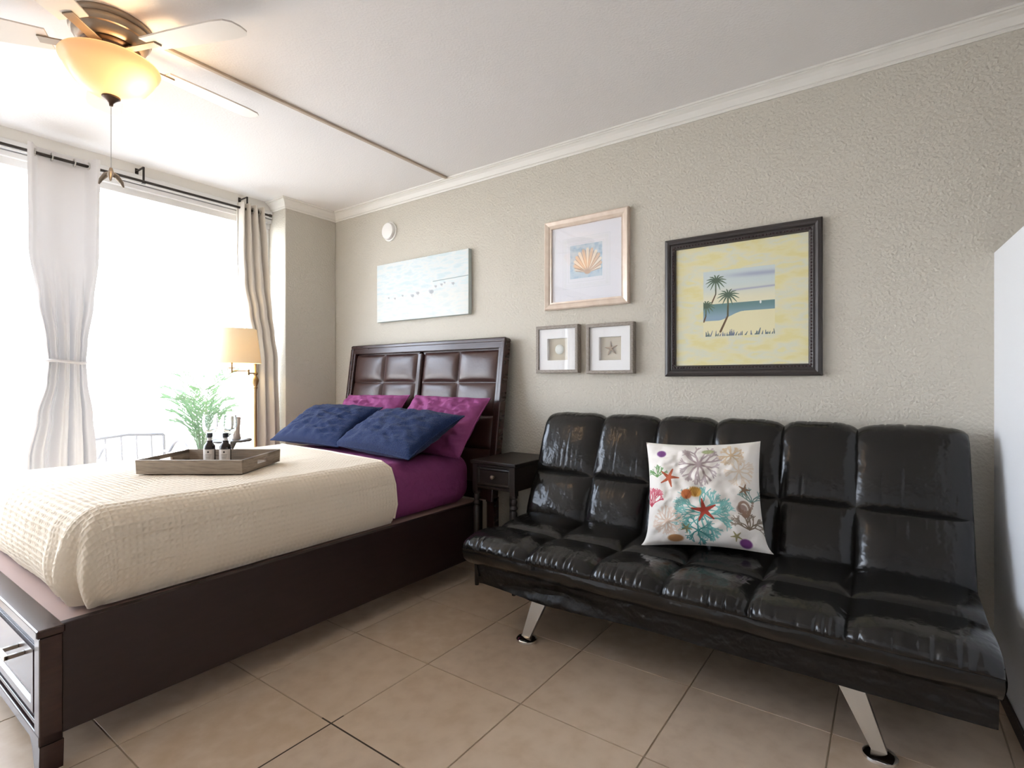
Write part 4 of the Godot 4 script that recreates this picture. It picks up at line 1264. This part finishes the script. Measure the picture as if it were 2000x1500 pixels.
# ------------------------------------------------------------------ things on and behind the bed
func build_small_things() -> void:
	# driftwood tray
	var c := Vector3(-2.58, 0.743, 1.50)
	var R := Basis(Vector3.UP, atan2(0.270, 0.379))
	var T := Transform3D(R, c)
	var W := 0.452
	var D := 0.372
	var Hh := 0.062
	var t := thing("serving_tray", c, "weathered wooden tray with cut-out handles on the cream blanket", "tray")
	part("tray_base", MB.new().box(T * at(0, 0.005, 0), Vector3(W - 0.01, 0.010, D - 0.01), 0.001), M.driftwood, t)
	for s in [-1.0, 1.0]:
		var B := T * Transform3D(Basis(Vector3.RIGHT, s * 0.10), Vector3(0, Hh / 2, s * (D / 2 - 0.004)))
		part("long_side", MB.new().box(B, Vector3(W + 0.012, Hh, 0.012), 0.002), M.driftwood, t)
	for s in [-1.0, 1.0]:
		# short side with an oval hand hole
		var B := T * Transform3D(Basis(Vector3.UP, PI / 2) * Basis(Vector3.RIGHT, s * 0.10), Vector3(s * (W / 2 - 0.004), 0, 0))
		var outer := PackedVector2Array([Vector2(-D / 2, 0), Vector2(D / 2, 0), Vector2(D / 2, Hh), Vector2(-D / 2, Hh)])
		var m := MB.new()
		# strips round the hole
		m.box(B * at(0, 0.012, 0), Vector3(D - 0.012, 0.024, 0.012), 0.0015)
		m.box(B * at(0, Hh - 0.009, 0), Vector3(D - 0.012, 0.018, 0.012), 0.0015)
		m.box(B * at(-(D / 2 + 0.045) / 2 + 0.003, Hh / 2, 0), Vector3(D / 2 - 0.051, Hh, 0.012), 0.0015)
		m.box(B * at((D / 2 + 0.045) / 2 - 0.003, Hh / 2, 0), Vector3(D / 2 - 0.051, Hh, 0.012), 0.0015)
		part("short_side", m, M.driftwood, t)
	# two small bottles
	var lab := img(128, 96, srgb(222, 214, 206))
	dot(lab, 64, 22, 9, 9, srgb(52, 44, 44))
	for r in 4:
		stroke(lab, Vector2(36 + r * 3, 46 + r * 11), Vector2(92 - r * 3, 46 + r * 11), 1.2, 1.2, srgb(120, 112, 112), 0.8)
	var lm := print_mat("bottle_label", lab, 0.7)
	var spots := [[Vector3(-2.715, 0.753, 1.455), "small dark bottle with black cap on the tray, left of its twin"], [Vector3(-2.652, 0.753, 1.410), "small dark bottle with black cap on the tray, right of its twin"]]
	for s in spots:
		var p: Vector3 = s[0]
		var b := thing("bottle", p, "small dark brown bottle with black cap and pale label on the wooden tray", "bottle", "small bottles on the tray")
		var ax := at(p.x, p.y, p.z)
		part("body", MB.new().lathe(ax, [Vector2(0, 0), Vector2(0.0245, 0.0), Vector2(0.0265, 0.003), Vector2(0.0265, 0.068), Vector2(0.024, 0.080), Vector2(0.016, 0.090), Vector2(0.013, 0.094), Vector2(0.013, 0.104), Vector2(0, 0.104)], 32), M.brown_glass, b)
		part("collar", MB.new().lathe(ax, [Vector2(0, 0.104), Vector2(0.0118, 0.104), Vector2(0.0112, 0.118), Vector2(0, 0.118)], 24), M.white_plastic, b)
		part("cap", MB.new().lathe(ax, [Vector2(0, 0.118), Vector2(0.0135, 0.118), Vector2(0.0135, 0.138), Vector2(0.0125, 0.140), Vector2(0, 0.140)], 24), M.black_cap, b)
		var a0 := 0.9
		var ln := func(a: float, q: float) -> Vector3:
			var an := lerpf(a0 - 1.15, a0 + 1.15, a)
			return p + Vector3(sin(an) * 0.0269, lerpf(0.008, 0.062, q), cos(an) * 0.0269)
		part("paper_label", MB.new().surf(16, 1, ln), lm, b)
	# two stemmed glasses behind the bottles
	for s in [Vector3(-2.795, 0.753, 1.415), Vector3(-2.722, 0.753, 1.355)]:
		var g := thing("wine_glass", s, "clear stemmed glass standing behind a bottle on the wooden tray", "glass", "stemmed glasses on the tray")
		var ax := at(s.x, s.y, s.z)
		part("bowl", MB.new().lathe(ax, [Vector2(0.0, 0.118), Vector2(0.016, 0.124), Vector2(0.029, 0.142), Vector2(0.0345, 0.168), Vector2(0.0345, 0.195), Vector2(0.0315, 0.224), Vector2(0.0294, 0.224), Vector2(0.0322, 0.195), Vector2(0.0320, 0.168), Vector2(0.0265, 0.146), Vector2(0.014, 0.130), Vector2(0.0, 0.126)], 32), M.wine_glass, g)
		part("stem", MB.new().lathe(ax, [Vector2(0, 0), Vector2(0.031, 0.0), Vector2(0.031, 0.002), Vector2(0.010, 0.006), Vector2(0.0035, 0.014), Vector2(0.003, 0.07), Vector2(0.004, 0.112), Vector2(0.008, 0.119), Vector2(0, 0.119)], 24), M.wine_glass, g)
	# side table on the window side, with a carved vase
	var sp := Vector3(-3.515, 0, 0.955)
	var st := thing("side_table", sp, "small round dark side table between the bed and the glass doors", "table")
	part("table_top", MB.new().lathe(at(sp.x, 0, sp.z), [Vector2(0, 0.752), Vector2(0.118, 0.752), Vector2(0.124, 0.756), Vector2(0.124, 0.763), Vector2(0.120, 0.766), Vector2(0, 0.766)], 40), M.black_wood, st)
	part("pedestal", MB.new().lathe(at(sp.x, 0, sp.z), [Vector2(0, 0), Vector2(0.10, 0.0), Vector2(0.10, 0.014), Vector2(0.03, 0.03), Vector2(0.016, 0.08), Vector2(0.02, 0.4), Vector2(0.016, 0.70), Vector2(0.04, 0.752), Vector2(0, 0.752)], 28), M.black_wood, st)
	var vp := Vector3(-3.50, 0.766, 0.925)
	var v := thing("carved_vase", vp, "slim grey carved vase on the round side table behind the bed", "vase")
	part("body", MB.new().lathe(at(vp.x, vp.y, vp.z), [Vector2(0, 0), Vector2(0.026, 0.0), Vector2(0.027, 0.010), Vector2(0.022, 0.022), Vector2(0.018, 0.055), Vector2(0.019, 0.085), Vector2(0.024, 0.120), Vector2(0.026, 0.138), Vector2(0.024, 0.146), Vector2(0.020, 0.146), Vector2(0.019, 0.11), Vector2(0, 0.10)], 28), M.carved_grey, v)
	var rb := MB.new()
	for k in 10:
		var a := TAU * k / 10
		var d := Vector3(cos(a), 0, sin(a))
		rb.tube([vp + d * 0.022 + Vector3(0, 0.022, 0), vp + d * 0.0185 + Vector3(0, 0.055, 0), vp + d * 0.0195 + Vector3(0, 0.085, 0), vp + d * 0.0245 + Vector3(0, 0.12, 0)], 0.0022, 6)
	part("carved_ribs", rb, M.carved_grey, v)

func build_lamp() -> void:
	var p := Vector3(-3.60, 0, 0.742)
	var t := thing("floor_lamp", p, "brass swing-arm floor lamp with linen shade lit beside the curtain at the pier", "floor lamp")
	part("base", MB.new().lathe(at(p.x, 0, p.z), [Vector2(0, 0), Vector2(0.11, 0.0), Vector2(0.112, 0.012), Vector2(0.10, 0.02), Vector2(0.03, 0.032), Vector2(0.014, 0.045), Vector2(0, 0.045)], 40), M.brass, t)
	part("pole", MB.new().lathe(at(p.x, 0, p.z), [Vector2(0.0, 0.04), Vector2(0.011, 0.04), Vector2(0.0105, 0.80), Vector2(0.009, 1.095), Vector2(0.013, 1.10), Vector2(0.013, 1.108), Vector2(0.010, 1.112), Vector2(0.017, 1.130), Vector2(0.022, 1.150), Vector2(0.022, 1.163), Vector2(0.012, 1.180), Vector2(0.010, 1.190), Vector2(0.015, 1.196), Vector2(0.015, 1.206), Vector2(0.008, 1.214), Vector2(0.007, 1.262), Vector2(0.010, 1.264), Vector2(0.010, 1.270), Vector2(0, 1.272)], 24), M.brass, t)
	var e := Vector3(-3.60, 0, 0.905)
	var j := Vector3(-3.56, 0, 0.812)
	var arm := MB.new()
	arm.tube([p + Vector3(0, 1.203, 0), j + Vector3(0, 1.203, 0)], 0.0045, 10)
	arm.tube([j + Vector3(0, 1.190, 0), j + Vector3(0, 1.228, 0)], 0.0065, 10)
	arm.tube([j + Vector3(0, 1.218, 0), e + Vector3(0, 1.218, 0)], 0.0045, 10)
	arm.tube([e + Vector3(0, 1.205, 0), e + Vector3(0, 1.29, 0)], 0.006, 10)
	arm.tube([e + Vector3(-0.0, 1.238, -0.025), e + Vector3(0, 1.238, 0.025)], 0.004, 8)
	part("swing_arm", arm, M.brass, t)
	var sc := Vector3(-3.60, 0, 0.872)
	var sh := MB.new()
	sh.lathe(at(sc.x, 0, sc.z), [Vector2(0.152, 1.270), Vector2(0.122, 1.502), Vector2(0.1205, 1.502), Vector2(0.1505, 1.270), Vector2(0.152, 1.270)], 56)
	part("lamp_shade", sh, M.linen_shade, t)
	part("light_bulb", MB.new().lathe(at(e.x, 1.33, e.z), [Vector2(0.0, -0.04), Vector2(0.013, -0.04), Vector2(0.014, -0.02), Vector2(0.026, 0.012), Vector2(0.027, 0.028), Vector2(0.018, 0.048), Vector2(0.0, 0.055)], 20), M.bulb_glow, t)
	var l := OmniLight3D.new()
	l.name = "floor_lamp_light"
	l.light_color = srgb(255, 230, 184)
	l.light_energy = 0.06
	l.light_size = 0.025
	l.omni_range = 10.0
	l.omni_attenuation = 2.0
	l.shadow_enabled = true
	add_child(l)
	l.position = e + Vector3(0, 1.345, 0)

# ------------------------------------------------------------------ outside on the balcony
func build_balcony() -> void:
	var rng := RandomNumberGenerator.new()
	rng.seed = 17
	# potted palm
	var p := Vector3(-4.40, -0.03, 0.735)
	var t := thing("potted_palm", p, "bright green feathery palm in a tall pot outside the glass doors", "plant")
	part("pot", MB.new().lathe(at(p.x, p.y, p.z), [Vector2(0, 0), Vector2(0.13, 0.0), Vector2(0.17, 0.52), Vector2(0.185, 0.54), Vector2(0.185, 0.58), Vector2(0.165, 0.58), Vector2(0.16, 0.55), Vector2(0, 0.55)], 32), M.terracotta, t)
	part("soil", MB.new().lathe(at(p.x, p.y, p.z), [Vector2(0.163, 0.552), Vector2(0.08, 0.562), Vector2(0, 0.566)], 24), M.soil, t)
	var root := p + Vector3(0, 0.56, 0)
	for k in 20:
		var az := TAU * k * 0.381966 + 0.4
		var out := Vector3(cos(az), 0, sin(az))
		var spread := rng.randf_range(0.12, 0.34)
		var hgt := rng.randf_range(0.34, 0.58) if k % 3 else rng.randf_range(0.58, 0.78)
		var m := MB.new()
		var stem := []
		for s in 11:
			var q := s / 10.0
			stem.append(root + out * (0.02 + spread * pow(q, 1.6)) + Vector3.UP * hgt * sin(q * 1.45) / sin(1.45) * (1.0 - 0.10 * q * q))
		m.tube(stem, [0.006, 0.005, 0.005, 0.004, 0.004, 0.0035, 0.003, 0.003, 0.002, 0.002, 0.001], 5, false)
		for s in range(3, 11):
			var along: Vector3 = (stem[s] - stem[s - 1]).normalized()
			var side := along.cross(Vector3.UP).normalized()
			var ll := 0.15 * sin(PI * (s - 1.5) / 10.0) + 0.03
			for e in [-1.0, 1.0]:
				for half in 2:
					var b: Vector3 = stem[s - 1].lerp(stem[s], 0.5 * half)
					var tip: Vector3 = b + (side * e * 0.8 + along * 0.75 + Vector3.UP * rng.randf_range(-0.1, 0.25)).normalized() * ll
					var w := along * 0.007
					var mid := b.lerp(tip, 0.5) + Vector3.UP * 0.008
					var nn := (tip - b).cross(w).normalized()
					m.flat([b, mid + w, tip, mid - w], nn)
		part("frond", m, M.leaf_green, t)
	# white patio table
	var tb := thing("patio_table", Vector3(-4.98, -0.03, 1.30), "white rectangular patio table outside the glass doors", "table")
	part("table_top", MB.new().bx(Vector3(-5.28, 0.79, 0.90), Vector3(-4.68, 0.82, 1.70), 0.006), M.door_frame, tb)
	part("apron", MB.new().bx(Vector3(-5.24, 0.70, 0.94), Vector3(-4.72, 0.79, 1.66), 0.004), M.door_frame, tb)
	for x in [-5.22, -4.74]:
		for z in [0.96, 1.64]:
			part("leg", MB.new().bx(Vector3(x - 0.02, -0.03, z - 0.02), Vector3(x + 0.02, 0.70, z + 0.02), 0.003), M.door_frame, tb)
	# grey metal armchair with curved arms
	var cc := Vector3(-4.28, -0.03, 1.22)
	var ch := thing("patio_chair", cc, "grey metal patio armchair with curved arms outside the glass doors", "chair")
	for s in [-1.0, 1.0]:
		var zz: float = 1.19 + s * 0.22
		var arm := []
		for k in 13:
			var a := k / 12.0
			arm.append(Vector3(-4.06 - 0.44 * a, 0.62 + 0.10 * sin(PI * minf(a * 1.3, 1.0)) , zz))
		arm.push_front(Vector3(-4.045, 0.56, zz))
		part("arm", MB.new().tube(arm, 0.012, 10), M.grey_metal, ch)
		part("leg", MB.new().tube([Vector3(-4.07, 0.62, zz), Vector3(-4.08, 0.40, zz), Vector3(-4.05, -0.03, zz)], 0.011, 8), M.grey_metal, ch)
		part("leg", MB.new().tube([Vector3(-4.50, 0.745, zz), Vector3(-4.47, 0.40, zz), Vector3(-4.52, -0.03, zz)], 0.011, 8), M.grey_metal, ch)
	part("seat", MB.new().bx(Vector3(-4.49, 0.39, 0.97), Vector3(-4.06, 0.415, 1.41), 0.008), M.grey_metal, ch)
	part("top_rail", MB.new().tube([Vector3(-4.50, 0.745, 0.97), Vector3(-4.53, 0.76, 1.19), Vector3(-4.50, 0.745, 1.41)], 0.012, 10), M.grey_metal, ch)
	for k in 4:
		var z := 1.05 + k * 0.095
		part("back_slat", MB.new().tube([Vector3(-4.475, 0.41, z), Vector3(-4.515, 0.75, z)], 0.007, 8), M.grey_metal, ch)

# ------------------------------------------------------------------
func _ready() -> void:
	var cam := Camera3D.new()
	cam.name = "camera"
	cam.projection = Camera3D.PROJECTION_FRUSTUM
	cam.near = 0.05
	cam.far = 100.0
	cam.size = 0.05 * 1500.0 / FOCAL
	cam.frustum_offset = Vector2(0, -4.4 / FOCAL * 0.05)
	add_child(cam)
	cam.position = Vector3(0, CAM_Y, CAM_Z)
	cam.rotation = Vector3(0, 0.6194, 0)
	cam.current = true
	var env := Environment.new()
	env.background_mode = Environment.BG_SKY
	var sky := Sky.new()
	var sm := ProceduralSkyMaterial.new()
	sm.sky_top_color = srgb(206, 222, 244)
	sm.sky_horizon_color = srgb(244, 246, 250)
	sm.ground_horizon_color = srgb(236, 238, 240)
	sm.ground_curve = 0.10
	sm.ground_bottom_color = srgb(150, 152, 152)
	sm.sky_energy_multiplier = 1.0
	sm.sun_angle_max = 1.0
	sky.sky_material = sm
	env.sky = sky
	env.background_energy_multiplier = 17.0
	env.tonemap_mode = Environment.TONE_MAPPER_LINEAR
	env.tonemap_exposure = 1.05
	env.sdfgi_enabled = true
	env.ssao_enabled = true
	env.ssil_enabled = true
	var we := WorldEnvironment.new()
	we.name = "world"
	we.environment = env
	add_child(we)
	make_materials()
	build_room()
	build_ceiling_things()
	build_curtains()
	build_bed()
	build_pillows()
	build_futon()
	build_nightstand()
	build_pictures()
	build_lamp()
	build_small_things()
	build_balcony()
